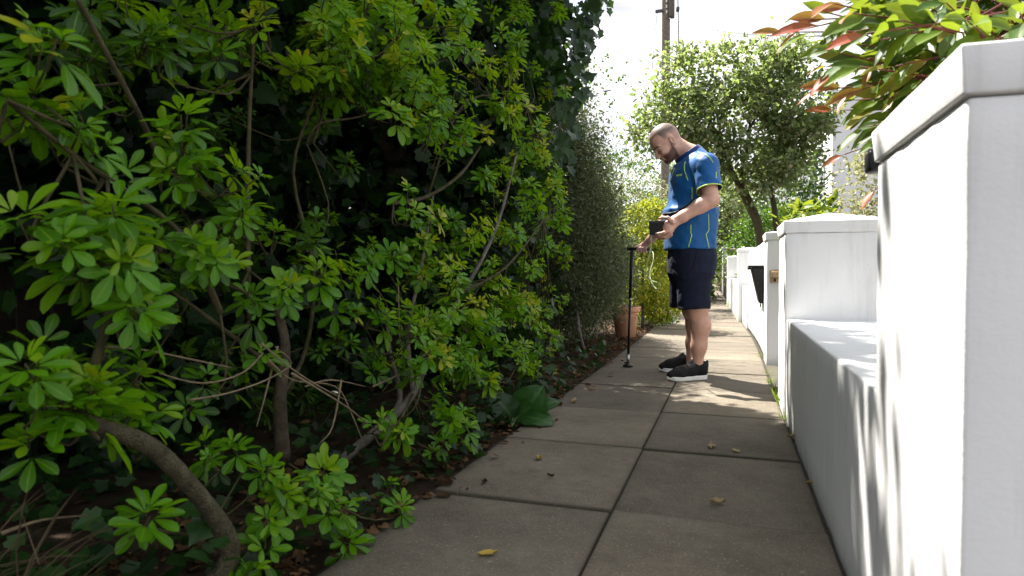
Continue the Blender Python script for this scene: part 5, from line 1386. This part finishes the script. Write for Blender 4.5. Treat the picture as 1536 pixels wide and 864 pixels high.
# --- hair, beard, brows
def patch(name, off, keep, mat):
    g = SDF(HC - .19, HC + .19, .0035)
    head_sdf(g, off, False)
    g.cone(H(-.028, 0, -.055), neckb, .058 + off, .066 + off, .03)
    def fn(P):
        q = (P - HC) @ RH.T / HS; return -keep(q[..., 0], q[..., 1], q[..., 2])
    g.every(fn)
    me = g.mesh(name, mat, 1); SKIN_MASK(me)
    return link(name, me, mat, man)
patch('hair', .0010, lambda f, l, u: np.minimum(hair_keep(f, l, u) - .012, u - .030), M['skin'])
hm = SDF(HC - .16, HC + .16, .0038); head_sdf(hm); hm = hm.mesh('tmp_head', M['skin'], 1)
for nm, pts, r in (('eyebrow', [(981.5, 224.5), (983.5, 222), (986.5, 220.3), (991, 220.2)], [.0032, .0036, .003, .0016]), ('eyelashes', [(986.5, 228), (989, 227.8), (992.5, 226.2)], [.0012, .0018, .0012])):
    P = on_surface(hm, pts, .0004, 3)
    if len(P) > 3: MB().tube(P, [r[min(len(r) - 1, int(k * len(r) / len(P)))] for k in range(len(P))], 6, 1).build(nm, M['brow'], man, smooth=True)
for nm, P, r in (('eyebrow', [H(.098, -.014, -.012), H(.096, -.028, -.006), H(.086, -.046, -.012)], .0035), ('eyelashes', [H(.0905, -.022, -.036), H(.0920, -.033, -.0375), H(.0860, -.044, -.035)], .0016)):
    MB().tube(P, r, 6).build(nm, M['brow'], man, smooth=True)

# ------------------------------------------------------------------ what he holds
dv = thing('handheld_unit', tuple(dvc), 'black boxy listening unit with pale cable held in the man\'s hand', 'device')
V = [tuple(p + v3((0, .0, 0))) for p in DV] + [tuple(p + v3((.004, .055, .004))) for p in DV]
m_ = MB(); m_.add(V, [(0,3,2,1), (4,5,6,7), (0,1,5,4), (1,2,6,5), (2,3,7,6), (3,0,4,7)])
m_.build('housing', M['black'], dv, bevel=.006)
for q in range(3):
    p = Q(978 + q * 4, 333.5, 4.357); MB().tube([p + v3((0, -.004, 0)), p + v3((0, .003, 0))], .004, 8, 1).build('button', M['slate'], dv)
M['cable'] = simple('pale_green_cable', (.55, .66, .36), .45, .1, 30, 0, .4)
cab = [(977, 352, 4.37), (977, 362, 4.42), (976, 376, 4.55), (971, 395, 4.7), (969, 408, 4.75), (976, 420, 4.75), (986, 424, 4.72), (991, 429, 4.70), (986, 434, 4.72), (978, 425, 4.78), (975, 410, 4.85), (980, 390, 4.92), (979, 378, 4.97), (972, 377, 5.03)]
MB().tube([PY(*q) for q in cab], .0038, 6, 5).build('cable', M['cable'], dv, smooth=True)
gb = PZ(942, 550)
pr = thing('ground_probe', (gb.x, gb.y, 0), 'thin black listening rod with T handle standing on a round steel foot', 'probe')
top = Q(948, 374, 5.06)
MB().tube([(gb.x, gb.y, .05), tuple(Vector((gb.x, gb.y, .05)).lerp(Vector(top), .55))], .0095, 12, 1).build('lower_rod', M['black'], pr, smooth=True)
MB().tube([tuple(Vector((gb.x, gb.y, .05)).lerp(Vector(top), .55)), tuple(top)], .0125, 12, 1).build('upper_rod', M['black'], pr, smooth=True)
MB().tube([tuple(Vector((gb.x, gb.y, .05)).lerp(Vector(top), .545)), tuple(Vector((gb.x, gb.y, .05)).lerp(Vector(top), .56))], .0145, 12, 1).build('joint_ring', M['steel'], pr, smooth=True)
MB().tube([(gb.x, gb.y, .02), (gb.x, gb.y, .10)], .0115, 12, 1).build('steel_tip', M['steel'], pr, smooth=True)
link('foot', MB().lathe((gb.x, gb.y, .001), [(.036, 0), (.040, .004), (.040, .010), (.030, .016), (.016, .022), (.012, .03)], 28).mesh('foot', True), M['black'], pr)
MB().tube([tuple(g0), tuple(g1)], .0125, 12, 1).build('handle', M['black'], pr, smooth=True)
MB().tube([tuple(g0 - bar * .003), tuple(g0 + bar * .012)], .0145, 12, 1).build('end_cap', M['black'], pr, smooth=True)
